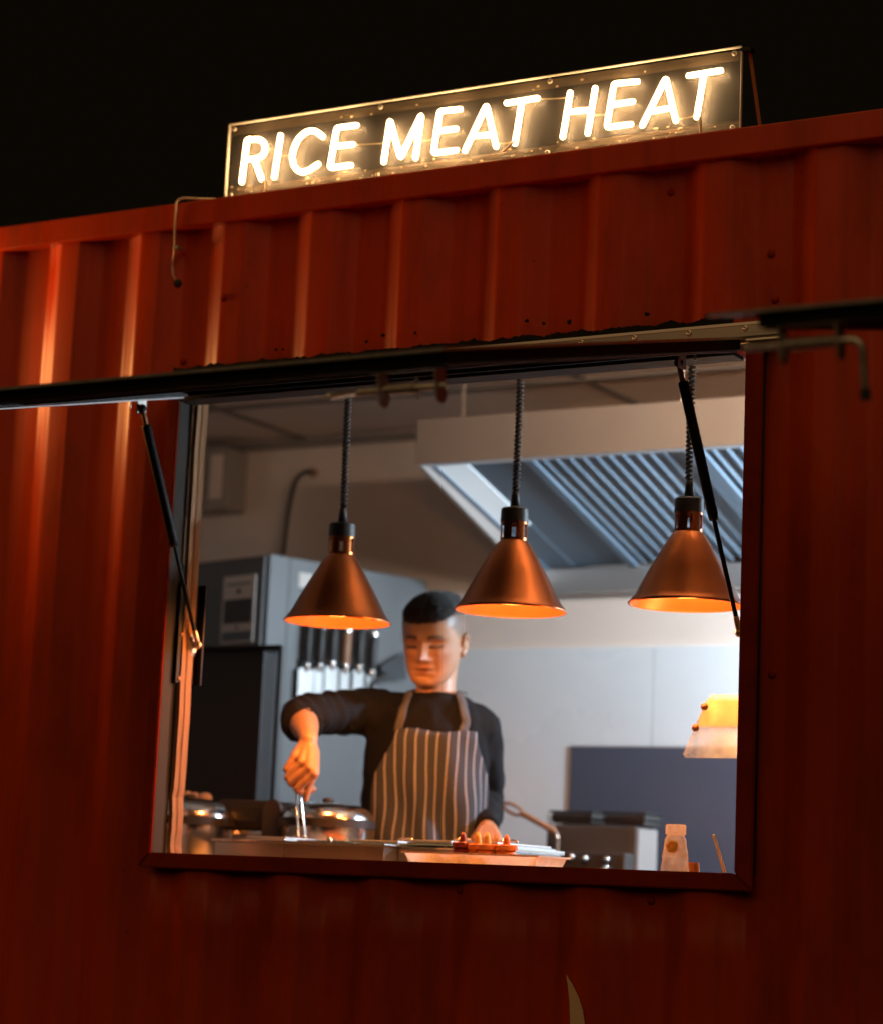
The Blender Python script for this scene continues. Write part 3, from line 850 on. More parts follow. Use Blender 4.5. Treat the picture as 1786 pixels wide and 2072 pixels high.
# ------------------------------------------------------------------ glowing food warmer on the right
wl = thing('food_warmer_lamp', 'glowing yellow warmer lamp with a clear guard beside the right jamb', 'warmer lamp', (0.62, 0.36, CZ))
M['warm_acrylic'] = dusty_clear('warm_guard', 0.5, 0.45, 0.2)
M['warm_bulb'] = emit('warm_bulb', (1.0, 0.55, 0.18), 12.0)
M['warm_glow'] = emit('warm_lamp_glow', (1.0, 0.56, 0.13), 1.5)
poly = [(0.425, -0.492), (0.420, -0.484), (0.470, -0.370), (0.480, -0.358), (0.74, -0.358), (0.75, -0.366), (0.80, -0.484), (0.795, -0.492)]
local(wl, 'guard_panel', prism_xz(bmesh.new(), poly, 0.345, 0.351), M['warm_acrylic'])
b_ = bmesh.new()
rp = [(0.445, -0.425), (0.468, -0.366), (0.75, -0.364), (0.775, -0.425)]
prism_xz(b_, rp, 0.358, 0.362)
local(wl, 'lamp_reflector', b_, M['warm_glow'])
local(wl, 'lamp_housing', bx(0.475, 0.76, 0.54, 0.556, -0.43, -0.372, 0.004), M['steel'])
for x in (0.56, 0.68):
    local(wl, 'bulb', lt([(0, -0.03), (0.018, -0.022), (0.022, 0.0), (0.012, 0.03), (0, 0.034)], 16, c=(x, 0.45, -0.40)), M['warm_bulb'], True)
for x in (0.70, 0.78):
    local(wl, 'stand_post', tb([(x, 0.47, CZ), (x, 0.47, -0.40)], 0.011, 12), M['steel'], True)
local(wl, 'stand_base', bx(0.64, 0.84, 0.38, 0.56, CZ, CZ + 0.012, 0.003), M['steel'])
for x, z in ((0.4665, -0.384), (0.447, -0.429)):
    b_ = lt([(0, 0.010), (0.004, 0.010), (0.0045, 0.004), (0.008, 0.003), (0.008, 0)], 12)
    bmesh.ops.rotate(b_, verts=b_.verts, matrix=Matrix.Rotation(R(90), 3, 'X'))
    bmesh.ops.translate(b_, verts=b_.verts, vec=(x, 0.345, z))
    local(wl, 'bolt', b_, M['rusty'], True)
ar = bpy.data.lights.new('warmer_light', 'POINT'); ar.energy = 7.0; ar.color = (1.0, 0.52, 0.19); ar.shadow_soft_size = 0.05
ao = bpy.data.objects.new('warmer_light', ar); COL.objects.link(ao); ao.parent = wl; ao.location = (0.0, 0.09, -0.355 - CZ)

# ------------------------------------------------------------------ twin tube lamp under the right end of the hood (hidden by the jamb from the street)
lb = thing('hood_lamp', 'white twin tube lamp under the right end of the hood', 'lamp', (1.10, 1.55, 0.24))
local(lb, 'housing', bx(1.10, 1.13, 1.40, 1.74, 0.10, 0.26, 0.004), M['plastic_grey'])
M['led'] = emit('cool_tube', (0.72, 0.88, 1.0), 2.0)
for z in (0.14, 0.22):
    local(lb, 'tube', tb([(1.085, 1.42, z), (1.085, 1.72, z)], 0.012, 12), M['led'], True)
al = bpy.data.lights.new('hood_light', 'AREA'); al.shape = 'RECTANGLE'; al.size = 0.30; al.size_y = 0.14
al.energy = 68; al.color = (0.66, 0.84, 1.0); al.spread = R(175)
aob = bpy.data.objects.new('hood_light', al); COL.objects.link(aob); aob.parent = lb
aob.location = (-0.045, 0.0, -0.06)
aob.rotation_euler = Vector((-0.9, 0.30, -0.12)).to_track_quat('-Z', 'Y').to_euler()

wb = thing('fill_batten', 'added unseen warm fill batten above the window head', 'lamp', (0.35, 0.083, 0.50))  # unseen batten, added as warm fill for the upper wall and ceiling
local(wb, 'housing', bx(-0.05, 0.75, 0.0835, 0.115, 0.47, 0.53, 0.004), M['plastic_grey'])
M['fill_tube'] = emit('fill_tube', (1.0, 0.72, 0.46), 1.5)
local(wb, 'tube', tb([(-0.03, 0.128, 0.50), (0.73, 0.128, 0.50)], 0.011, 12), M['fill_tube'], True)
wl_ = bpy.data.lights.new('batten_fill', 'AREA'); wl_.shape = 'RECTANGLE'; wl_.size = 0.70; wl_.size_y = 0.03
wl_.energy = 13.0; wl_.color = (1.0, 0.76, 0.56); wl_.spread = R(120)
wlo = bpy.data.objects.new('batten_fill', wl_); COL.objects.link(wlo); wlo.parent = wb
wlo.location = (0, 0.062, 0.0)
_d = Vector((-0.15, 0.93, 0.22)).normalized(); _x = Vector((0.93, 0.15, 0)).normalized(); _y = (-_d).cross(_x)
wlo.rotation_euler = Matrix((_x, _y, -_d)).transposed().to_euler()

# ------------------------------------------------------------------ extractor hood
hd = thing('extractor_hood', 'wide steel extractor hood with slanted ridged filters under the ceiling', 'hood', (0.3, 1.27, 0.675))
HX0, HX1, HYF, HYB, HZF, HZT, HZB = -0.821, 1.35, 1.267, 2.084, 0.380, 0.508, 0.118
local(hd, 'front_panel', bx(HX0, HX1, HYF, HYF + 0.012, HZF, HZT, 0.002), M['hoodface'])
local(hd, 'front_lip', bx(HX0 + 0.002, HX1, HYF + 0.0125, HYF + 0.045, HZF + 0.001, HZF + 0.012), M['steel_satin'])
for x in (HX0, HX1 - 0.012):
    b_ = bmesh.new()
    pr = [(HYF + 0.0122, HZF), (HYF + 0.0122, HZT), (HYB, HZT), (HYB, HZB)]
    A = [b_.verts.new((x, y, z)) for y, z in pr]; B = [b_.verts.new((x + 0.012, y, z)) for y, z in pr]
    b_.faces.new(A); b_.faces.new(B[::-1])
    for i in range(4): b_.faces.new((A[i], B[i], B[(i + 1) % 4], A[(i + 1) % 4]))
    local(hd, 'side_panel', b_, M['hoodface'])
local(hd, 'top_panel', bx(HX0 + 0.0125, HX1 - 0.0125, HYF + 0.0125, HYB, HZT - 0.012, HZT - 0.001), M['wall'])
for x in (HX0 + 0.1, HX1 - 0.1, -0.05):
    for y in (HYF + 0.08, HYB - 0.1):
        local(hd, 'hanger_rod', tb([(x, y, HZT - 0.002), (x, y, 0.675)], 0.005, 8), M['zinc'])
local(hd, 'rear_gutter', bx(HX0 + 0.0125, HX1 - 0.0125, HYB - 0.05, HYB, HZB, HZB + 0.075, 0.003), M['steel_satin'])
M['baffle'] = mat('greasy_filter_steel', (0.15, 0.205, 0.265), 0.65, metal=0.1, var=0.15, vscale=5)
# slanted underside: blank strips, a pale lamp lens along the left edge and ridged baffle filters
sl = (HZB + 0.075 - (HZF + 0.012)) / (HYB - 0.05 - (HYF + 0.045))
YA, YB_ = HYF + 0.046, HYB - 0.052
def slz(y): return HZF + 0.010 + sl * (y - (HYF + 0.045))
def slab(x0, x1, y0, y1, up, th):
    b_ = bmesh.new()
    vs8 = []
    for x in (x0, x1):
        for (y, dz) in ((y0, up), (y1, up), (y1, up + th), (y0, up + th)):
            vs8.append(b_.verts.new((x, y, slz(y) + dz)))
    a = vs8
    for f in ((0, 1, 2, 3), (7, 6, 5, 4), (0, 4, 5, 1), (1, 5, 6, 2), (2, 6, 7, 3), (3, 7, 4, 0)):
        b_.faces.new([a[i] for i in f])
    return b_
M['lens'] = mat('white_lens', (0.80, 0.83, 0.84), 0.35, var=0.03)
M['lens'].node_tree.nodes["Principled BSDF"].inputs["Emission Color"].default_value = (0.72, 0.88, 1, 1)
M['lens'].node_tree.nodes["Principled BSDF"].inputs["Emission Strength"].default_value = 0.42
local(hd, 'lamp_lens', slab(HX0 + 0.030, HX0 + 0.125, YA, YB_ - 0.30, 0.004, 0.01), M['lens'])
local(hd, 'blank_strip', slab(HX0 + 0.030, HX0 + 0.125, YB_ - 0.299, YB_, 0.006, 0.01), M['baffle'])
local(hd, 'blank_strip', slab(HX0 + 0.0128, HX0 + 0.0295, YA, YB_, 0.0, 0.01), M['baffle'])
local(hd, 'blank_strip', slab(HX0 + 0.1255, HX0 + 0.305, YA, YB_, 0.008, 0.01), M['baffle'])
fx = HX0 + 0.31
while fx < HX1 - 0.3:
    fl = bpy.data.objects.new('baffle_filter', None); COL.objects.link(fl); fl.parent = hd
    fl.location = -Vector(hd.location)
    obj('filter_frame', slab(fx, fx + 0.026, YA, YB_, -0.002, 0.014), M['baffle'], fl)
    obj('filter_frame', slab(fx + 0.474, fx + 0.4995, YA, YB_, -0.002, 0.014), M['baffle'], fl)
    obj('filter_back', slab(fx + 0.0265, fx + 0.4735, YA, YB_, 0.018, 0.003), M['baffle'], fl)
    nb = 11
    for k in range(nb):
        x0 = fx + 0.030 + (0.442 / nb) * k
        w = 0.442 / nb
        b_ = bmesh.new()
        # shallow channel (V ridge) standing proud
        pr = [(x0 + 0.004, 0.0172), (x0 + w * 0.28, 0.007), (x0 + w * 0.50, 0.006), (x0 + w * 0.72, 0.0172)]
        A = [b_.verts.new((x, YA + 0.004, slz(YA + 0.004) + dz)) for x, dz in pr]
        B = [b_.verts.new((x, YB_ - 0.004, slz(YB_ - 0.004) + dz)) for x, dz in pr]
        b_.faces.new(A); b_.faces.new(B[::-1])
        for i in range(4): b_.faces.new((A[i], B[i], B[(i + 1) % 4], A[(i + 1) % 4]))
        obj('baffle', b_, M['baffle'], fl)
    fx += 0.502

# ------------------------------------------------------------------ tall fridge on the left with notice and knives
fr_ang = math.atan2(0.62, 0.176)
fg = thing('tall_fridge', 'tall grey fridge at the left with a bright steel side', 'fridge', (-1.40, 1.43, -1.78), (0, 0, fr_ang - R(90)))
# local frame: +y goes back along the bright side, +x is out of that side
FH = 0.172 + 1.78
obj('side_panel', bx(-0.012, 0.0, 0.0, 0.645, 0.06, FH, 0.002), M['fridge_side'], fg)
obj('cabinet', bx(-0.60, -0.0125, 0.012, 0.645, 0.06, FH - 0.001, 0.003), M['darksteel'], fg)
obj('door', bx(-0.60, -0.014, -0.012, 0.0115, 0.08, FH - 0.004, 0.004), M['darksteel'], fg)
obj('side_seam', bx(0.0003, 0.0015, 0.075, 0.079, 0.06, FH - 0.002), M['greysteel'], fg)
obj('sticker', bx(0.0003, 0.0012, 0.115, 0.175, FH - 0.085, FH - 0.040), M['paper'], fg)
for x in (-0.55, -0.06):
    for y in (0.05, 0.58):
        obj('foot', tb([(x, y, 0), (x, y, 0.06)], 0.02, 10, caps='flat'), M['black'], fg)
nz = Vector((-1.455, 1.395, 0.0))
no = thing('notice', 'pale framed notice with a dark picture on the fridge front', 'notice', (-1.462, 1.365, -0.10), (0, 0, fr_ang - R(90)))
obj('sheet', bx(-0.074, 0.074, 0, 0.003, 0, 0.20, 0.0008), M['paper'], no)
obj('picture', bx(-0.064, 0.064, -0.0012, -0.0002, 0.058, 0.130), M['ink'], no)
obj('footer_block', bx(-0.066, 0.066, -0.0012, -0.0002, 0.006, 0.034), M['inkblue'], no)
obj('header_line', bx(-0.055, 0.055, -0.0012, -0.0002, 0.172, 0.178), M['inkblue'], no)
obj('emblem', bx(-0.008, 0.008, -0.0012, -0.0002, 0.146, 0.160), M['ink'], no)
obj('emblem', bx(-0.006, 0.006, -0.0012, -0.0002, 0.040, 0.051), M['inkblue'], no)

def fridge_pt(a, z):     # a metres back along the steel side
    return Vector((-1.40 + 0.176 / 0.6445 * a, 1.43 + 0.62 / 0.6445 * a, z))
kr = thing('knife_rack', 'dark magnetic knife rail fixed to the steel fridge side', 'knife rack', fridge_pt(0.36, -0.145), (0, 0, fr_ang - R(90)))
obj('rail', bx(0.0, 0.014, -0.235, 0.12, -0.018, 0.018, 0.003), M['black'], kr)
kn = [(0.145, 0.030, 0.20, 0.135, 'broad chef knife, first on the rail, below the left lamp'),
      (0.195, 0.016, 0.14, 0.120, 'second knife on the rail with a narrow blade and steel pommel'),
      (0.245, 0.026, 0.17, 0.120, 'third knife on the rail with a wide pale blade'),
      (0.300, 0.018, 0.15, 0.115, 'fourth knife on the rail with a brownish handle'),
      (0.355, 0.022, 0.15, 0.120, 'fifth knife on the rail with a long dark handle'),
      (0.410, 0.020, 0.14, 0.120, 'sixth knife on the rail beside the black cleaver')]
for i, (a, w, bl, hl, lab) in enumerate(kn):
    zt = -0.02 - 0.01 * (i % 2)
    p = fridge_pt(a, zt - hl)
    k_ = thing('kitchen_knife', lab, 'knife', p + Vector((0.018, -0.005, 0)), (0, 0, fr_ang - R(90)), 'knives on the rail')
    b_ = bmesh.new()
    pl = [(-w * 0.4, 0.0), (-w, -0.004), (-w, -bl * 0.55), (w * 0.55, -bl), (w, -bl * 0.86), (w, -0.004), (w * 0.4, 0)]
    A = [b_.verts.new((0.0, y, z)) for y, z in pl]; B = [b_.verts.new((0.0025, y, z)) for y, z in pl]
    b_.faces.new(A); b_.faces.new(B[::-1])
    for q in range(len(pl)): b_.faces.new((A[q], B[q], B[(q + 1) % len(pl)], A[(q + 1) % len(pl)]))
    obj('blade', b_, M['steel'], k_)
    obj('bolster', tb([(0.002, 0, -0.004), (0.002, 0, 0.02)], [0.009, 0.012], 10), M['chrome'], k_, True)
    obj('handle', tb([(0.003, 0, 0.02), (0.003, 0, hl * 0.5), (0.003, 0.002, hl)], [0.012, 0.0135, 0.013], 10), M['cap'] if i != 3 else M['wood'], k_, True)
    if i in (1, 3, 5): obj('pommel', tb([(0.003, 0.002, hl), (0.003, 0.002, hl + 0.012)], 0.0135, 10), M['chrome'], k_, True)
cv = thing('cleaver', 'black square cleaver blade hanging tilted above the cook\'s shoulder', 'cleaver', fridge_pt(0.50, -0.105) + Vector((0.02, -0.006, 0)), (0, 0, fr_ang - R(90)))
b_ = bmesh.new()
pl = [(-0.055, -0.010), (0.040, 0.040), (0.055, -0.045), (-0.045, -0.062)]
A = [b_.verts.new((0.0, y, z)) for y, z in pl]; B = [b_.verts.new((0.004, y, z)) for y, z in pl]
b_.faces.new(A); b_.faces.new(B[::-1])
for q in range(4): b_.faces.new((A[q], B[q], B[(q + 1) % 4], A[(q + 1) % 4]))
obj('blade', b_, M['blackdoor'], cv)
obj('handle', tb([(0.002, -0.04, -0.04), (0.002, -0.09, -0.075)], 0.011, 10), M['cap'], cv, True)

# dark cabinet and tube rack in front of the fridge
bc = thing('black_cabinet', 'low black cabinet at the left behind the rice cookers', 'cabinet', (-1.62, 1.19, -1.78))
local(bc, 'body', bx(-2.02, -1.213, 1.15, 1.215, -1.70, -0.150, 0.004), M['blackdoor'])
local(bc, 'plinth', bx(-2.0, -1.23, 1.16, 1.21, -1.78, -1.7005), M['black'])
local(bc, 'top_trim', bx(-2.025, -1.208, 1.145, 1.22, -0.1495, -0.138, 0.002), M['black'])
rk = thing('tube_rack', 'thin black tube frame standing in front of the dark cabinet', 'rack', (-1.5, 1.10, -1.78))
for x in (-1.127, -1.95):
    local(rk, 'post', tb([(x, 1.10, -1.78), (x, 1.10, -0.150)], 0.0075, 8), M['black'], True)
local(rk, 'top_tube', tb([(-1.95, 1.10, -0.148), (-1.127, 1.10, -0.148)], 0.0075, 8), M['black'], True)
local(rk, 'lower_tube', tb([(-1.95, 1.10, -1.2), (-1.127, 1.10, -1.2)], 0.0075, 8), M['black'], True)

# junction box with conduit on the rear wall
jb = thing('junction_box', 'grey wall mounted switch box with a bent conduit at upper left', 'switch box', (-2.05, 2.099, 0.42))
local(jb, 'box', bx(-2.22, -1.965, 1.985, 2.099, 0.425, 0.635, 0.012), M['plastic_grey'])
local(jb, 'cover', bx(-2.21, -2.06, 1.972, 1.9845, 0.445, 0.615, 0.006), M['plastic_grey'])
local(jb, 'switch_flap', bx(-2.035, -1.985, 1.975, 1.9845, 0.46, 0.61, 0.004), M['wall'])
pts = crom([(-2.01, 2.05, 0.63), (-2.012, 2.05, 0.70), (-2.05, 2.05, 0.72)], 6)
cdp = [Vector((-2.02, 2.04, 0.63)) + Vector((-0.09 * (1 - math.cos(R(a))), 0, 0.035 * math.sin(R(a)))) for a in range(0, 95, 10)]
cdp = [(-2.02, 2.05, 0.60), (-2.02, 2.05, 0.625)] + [Vector((-2.055 + 0.035 * math.cos(R(a)), 2.05, 0.625 + 0.025 * math.sin(R(a)))) for a in range(0, 91, 15)] + [(-2.30, 2.05, 0.651)]
local(jb, 'conduit', tb(cdp, 0.014, 10), M['plastic_grey'], True)
# small cable coming out of the wall down behind the fridge
wc = thing('fridge_cable', 'dark cable curving down the wall behind the fridge top', 'cable', (-1.70, 2.09, 0.553))
pts = crom([(-1.70, 2.098, 0.553), (-1.715, 2.07, 0.552), (-1.745, 2.06, 0.52), (-1.765, 2.06, 0.44), (-1.77, 2.05, 0.32), (-1.772, 2.04, 0.18), (-1.772, 2.04, 0.0)])
local(wc, 'cable', tb(pts, 0.007, 8), M['cap'], True)
local(wc, 'gland', tb([(-1.70, 2.0995, 0.553), (-1.70, 2.08, 0.553)], 0.014, 12, caps='flat'), M['wood'], True)

# ------------------------------------------------------------------ counter-top things
def cooker(label, x, y, r, zt, rim_z, group='rice cookers'):
    t_ = thing('rice_cooker', label, 'rice cooker', (x, y, CZ), group=group)
    h = zt - CZ; rz = rim_z - CZ
    o = obj('body', lt([(0, 0), (r * 0.93, 0), (r * 0.97, 0.006), (r * 0.97, rz - 0.012)], 48), M['chrome'], t_); smooth_by_angle(o, 40)
    o = obj('rim_band', lt([(r * 0.97, rz - 0.0125), (r * 1.02, rz - 0.012), (r * 1.02, rz + 0.006), (r * 0.97, rz + 0.008)], 48), M['cap'], t_); smooth_by_angle(o, 40)
    pr = [(r * 0.985, rz + 0.0085)]
    for i in range(1, 9):
        a = R(90 * i / 8); pr.append((r * 0.985 * math.cos(a) ** 0.55 if i < 8 else 0.0, rz + 0.008 + (h - rz - 0.008) * math.sin(a) ** 1.15))
    obj('lid', lt(pr, 48), M['chrome'], t_, True)
    obj('lid_knob', lt([(0, h + 0.012), (0.012, h + 0.011), (0.016, h + 0.004), (0.010, h - 0.001), (0, h - 0.001)], 20), M['cap'], t_, True)
    obj('hinge_cover', bx(-0.03, 0.03, r * 0.80, r * 1.12, rz + 0.008, h - 0.006, 0.006), M['cap'], t_)
    return t_
cooker('steel rice cooker half hidden behind the left jamb', -1.012, 0.56, 0.120, -0.592, -0.646)
cooker('steel rice cooker with domed lid behind the ladle', -0.640, 0.62, 0.116, -0.592, -0.641)
bk = thing('black_cooker', 'black rounded cooker standing between the two steel rice cookers', 'cooker', (-0.86, 0.68, CZ))
local(bk, 'body', bx(-0.955, -0.80, 0.60, 0.76, CZ, -0.664, 0.01), M['chrome'])
local(bk, 'lid', bx(-0.965, -0.79, 0.59, 0.77, -0.6635, -0.590, 0.02), M['cap'])
b_ = bmesh.new(); pl = []
for a in range(0, 181, 15): pl.append((-0.775 + 0.026 * math.cos(R(a)), -0.618 + 0.030 * math.sin(R(a))))
prism_xz(b_, [(-0.749, -0.70), ] + pl + [(-0.801, -0.70)], 0.575, 0.588)
local(bk, 'handle_plate', b_, M['darksteel'])
for i, dx in enumerate((0, 0.024, 0.050)):
    b_ = bmesh.new(); bmesh.ops.create_uvsphere(b_, u_segments=14, v_segments=10, radius=0.0145)
    for v in b_.verts: v.co.x *= 1.0 if i < 2 else 1.45; v.co.z += 0.0145
    e = obj('egg', b_, M['egg'], None, True, loc=(-1.122 + dx + (0.006 if i == 2 else 0), 0.70, -0.5985 + 0.003 * (i == 0)))
    tag(e, ['leftmost pale egg of three beside the left jamb', 'middle pale egg of three beside the left jamb', 'rightmost and longest pale egg beside the left jamb'][i], 'egg', 'eggs in a row')
eb = thing('egg_box', 'dark tub behind the left rice cooker carrying three pale eggs', 'tub', (-1.10, 0.70, CZ))
local(eb, 'tub', bx(-1.16, -1.04, 0.672, 0.735, CZ, -0.599, 0.004), M['cap'])
local(eb, 'lip', bx(-1.165, -1.035, 0.668, 0.739, -0.612, -0.6035, 0.002), M['cap'])

bmr = thing('bain_marie', 'long stainless bain marie on the counter under the ladle', 'bain marie', (-0.45, 0.35, CZ))
local(bmr, 'tank', bx(-0.680, -0.226, 0.205, 0.56, CZ, -0.703, 0.002), M['steel'])
local(bmr, 'top_flange', bx(-0.686, -0.221, 0.199, 0.566, -0.7028, -0.6975, 0.0015), M['chrome'])
local(bmr, 'tank', bx(-0.2255, 0.03, 0.265, 0.56, CZ, -0.703, 0.002), M['steel'])
local(bmr, 'top_flange', bx(-0.2205, 0.036, 0.259, 0.566, -0.7028, -0.694, 0.0015), M['chrome'])
local(bmr, 'knob', lt([(0, 0.012), (0.006, 0.012), (0.007, 0.003), (0.007, 0)], 14, c=(-0.375, 0.215, -0.6974)), M['chrome'], True)
for i, (a, b2, lab) in enumerate(((-0.655, -0.525, 'steel food pan with lid at the left end of the bain marie'), (-0.52, -0.375, 'open steel food pan the ladle dips into'),
                   (-0.37, -0.225, 'covered steel food pan right of the ladle'), (-0.21, -0.09, 'covered steel food pan in front of the apron'), (-0.085, 0.025, 'rightmost covered food pan near the sauce tray'))):
    p = thing('food_pan', lab, 'food pan', ((a + b2) / 2, 0.42, -0.70), group='pans set into the bain marie')
    z0 = -0.6974 if i < 3 else -0.6938
    if i == 1:
        b_ = bmesh.new()
        for (xx0, xx1, yy0, yy1) in ((a + 0.004, b2 - 0.004, 0.30, 0.312), (a + 0.004, b2 - 0.004, 0.538, 0.55), (a + 0.004, a + 0.016, 0.3125, 0.5375), (b2 - 0.016, b2 - 0.004, 0.3125, 0.5375)):
            box(b_, xx0, xx1, yy0, yy1, z0, z0 + 0.006)
        local(p, 'rim', b_, M['chrome'])
        local(p, 'food', bx(a + 0.017, b2 - 0.017, 0.313, 0.537, z0 - 0.001, z0 + 0.003, 0.002), M['sauce_orange'])
    else:
        local(p, 'rim', bx(a + 0.004, b2 - 0.004, 0.27, 0.55, z0, z0 + 0.004, 0.001), M['chrome'])
        local(p, 'lid', bx(a + 0.010, b2 - 0.010, 0.28, 0.54, z0 + 0.0041, z0 + 0.010, 0.003), M['steel_satin'])
        local(p, 'lid_handle', tb(crom([((a + b2) / 2 - 0.02, 0.42, z0 + 0.010), ((a + b2) / 2 - 0.016, 0.42, z0 + 0.017), ((a + b2) / 2 + 0.016, 0.42, z0 + 0.017), ((a + b2) / 2 + 0.02, 0.42, z0 + 0.010)]), 0.0025, 8), M['chrome'], True)

M['tray_clear'] = dusty_clear('translucent_tray', 0.1, 0.62, 0.12)
tr = thing('plastic_tray', 'shallow white plastic tray by the window sill holding sauce bottles', 'tray', (0.03, 0.20, CZ))
b_ = bmesh.new()
def tray_ring(x0, x1, y0, y1, z): return [b_.verts.new(c) for c in ((x0, y0, z), (x1, y0, z), (x1, y1, z), (x0, y1, z))]
r1 = tray_ring(-0.118, 0.178, 0.142, 0.258, CZ + 0.001); r2 = tray_ring(-0.130, 0.190, 0.130, 0.270, -0.7145)
for k in range(4): b_.faces.new((r1[k], r1[(k + 1) % 4], r2[(k + 1) % 4], r2[k]))
b_.faces.new(r1[::-1])
o = local(tr, 'tray_body', b_, M['tray_clear']); s_ = o.modifiers.new('t', 'SOLIDIFY'); s_.thickness = 0.002
b_ = bmesh.new()
for (a, b2, c, d) in ((-0.136, 0.196, 0.124, 0.1305), (-0.136, 0.196, 0.2695, 0.276), (-0.136, -0.1295, 0.131, 0.269), (0.1895, 0.196, 0.131, 0.269)):
    box(b_, a, b2, c, d, -0.7165, -0.7125)
local(tr, 'tray_rim', b_, M['tray'])
for x, y, zz, mm, lab in ((-0.026, 0.20, -0.685, 'sauce_red', 'sauce bottle with dark red cap and nozzle in the white tray'),
                      (0.008, 0.205, -0.688, 'sauce_yellow', 'sauce bottle with pale yellow nozzle, second in the tray'),
                      (0.036, 0.195, -0.688, 'sauce_yellow', 'sauce bottle with yellow nozzle beside the cook\'s fist'),
                      (0.080, 0.20, -0.688, 'sauce_orange', 'sauce bottle with orange nozzle, rightmost in the tray')):
    t_ = thing('sauce_bottle', lab, 'sauce bottle', (x, y, CZ + 0.003), group='sauce bottles in the white tray')
    hz = zz - (CZ + 0.003)
    obj('bottle_body', lt([(0, 0), (0.021, 0), (0.023, 0.004), (0.023, hz - 0.022), (0.018, hz - 0.015), (0, hz - 0.015)], 24), M['sauce_orange' if mm != 'sauce_red' else 'sauce_red'], t_, True)
    o = obj('cap', lt([(0, hz - 0.0148), (0.0235, hz - 0.0148), (0.0235, hz - 0.005), (0.0215, hz - 0.003), (0, hz - 0.003)], 24), M[mm if mm != 'sauce_yellow' else 'sauce_orange'], t_); smooth_by_angle(o, 40)
    nzl = 0.018 if mm != 'sauce_yellow' else 0.022
    obj('nozzle', lt([(0.0085, hz - 0.003), (0.0065, hz + nzl * 0.5), (0.003, hz + nzl), (0, hz + nzl)], 16), M[mm], t_, True)

bt = thing('spice_bottle', 'clear bottle with pale cap and round label standing on the right sill', 'bottle', (0.487, 0.165, CZ))
M['bottle_glass'] = dusty_clear('cloudy_bottle', 0.2, 0.55, 0.15)
M['label_paper'] = dusty_clear('cream_label', 0.0, 0.62, 0.05)
o = obj('bottle_body', lt([(0, 0), (0.029, 0), (0.031, 0.006), (0.026, 0.035), (0.0225, 0.060), (0.021, 0.078), (0.0185, 0.084), (0.0175, 0.087), (0, 0.087)], 32), M['bottle_glass'], bt, True)
b_ = lt([(0.0268, 0.040), (0.0232, 0.062), (0.0217, 0.078)], 32)
obj('label', b_, M['label_paper'], bt, True)
o = obj('cap', lt([(0, 0.0872), (0.0205, 0.0872), (0.021, 0.090), (0.021, 0.105), (0.019, 0.1075), (0, 0.1075)], 32), M['label_paper'], bt); smooth_by_angle(o, 40)
b_ = lt([(0.0, 0.0015), (0.006, 0.0015), (0.0064, 0.0026), (0.0125, 0.0024), (0.0132, 0.0)], 24)
bmesh.ops.rotate(b_, verts=b_.verts, matrix=Matrix.Rotation(R(84), 3, 'X'))
bmesh.ops.rotate(b_, verts=b_.verts, matrix=Matrix.Rotation(R(10), 3, 'Z'))
bmesh.ops.translate(b_, verts=b_.verts, vec=(0.0035, -0.0232, 0.062))
obj('label_emblem', b_, M['sauce_yellow'], bt, True)
ob = thing('spice_jar', 'small orange jar with a wooden pick behind the spice bottle', 'jar', (0.500, 0.22, CZ))
o = obj('jar', lt([(0, 0), (0.016, 0), (0.0165, 0.02), (0.015, 0.0335), (0, 0.0335)], 20), M['sauce_orange'], ob); smooth_by_angle(o, 40)
obj('pick', tb([(-0.010, 0, 0.0337), (-0.012, 0, 0.055)], 0.003, 8), M['wood'], ob, True)
st = thing('chopstick', 'single pale stick leaning near the right jamb', 'stick', (0.612, 0.135, CZ))
obj('stick', tb([(0.0, 0, 0.004), (-0.026, -0.006, 0.086)], [0.0042, 0.0030], 8), M['palewood'], st, True)

# ------------------------------------------------------------------ back bench with fryer
bb = thing('back_bench', 'low steel bench along the rear wall under the hood', 'bench', (-0.1, 1.8, -1.78))
local(bb, 'worktop', bx(-0.70, 1.7, 1.48, 2.08, -0.90, -0.87, 0.003), M['steel'])
for x in (-0.66, 0.5, 1.66):
    for y in (1.52, 2.04):
        local(bb, 'leg', tb([(x, y, -1.78), (x, y, -0.901)], 0.02, 10, caps='flat'), M['steel'])
M['fryer'] = mat('fryer_steel', (0.13, 0.13, 0.13), 0.5, metal=0.4, var=0.15)
fy = thing('deep_fryer', 'twin steel deep fryer at the rear behind the spice bottle', 'fryer', (-0.4, 1.72, -0.87))
local(fy, 'tank', bx(-0.520, -0.2465, 1.56, 1.69, -0.87, -0.597, 0.004), M['fryer'])
local(fy, 'control_panel', bx(-0.518, -0.250, 1.50, 1.5595, -0.8695, -0.672, 0.006), M['darksteel'])
local(fy, 'side_cover', bx(-0.246, -0.242, 1.565, 1.688, -0.868, -0.602, 0.001), M['hoodface'])
for i, (x, z) in enumerate(((-0.46, -0.690), (-0.405, -0.686), (-0.365, -0.690), (-0.300, -0.690), (-0.46, -0.712), (-0.303, -0.714))):
    local(fy, 'knob', tb([(x, 1.4995, z), (x, 1.482, z)], [0.010, 0.008], 12, caps='flat'), M['chrome'], True)
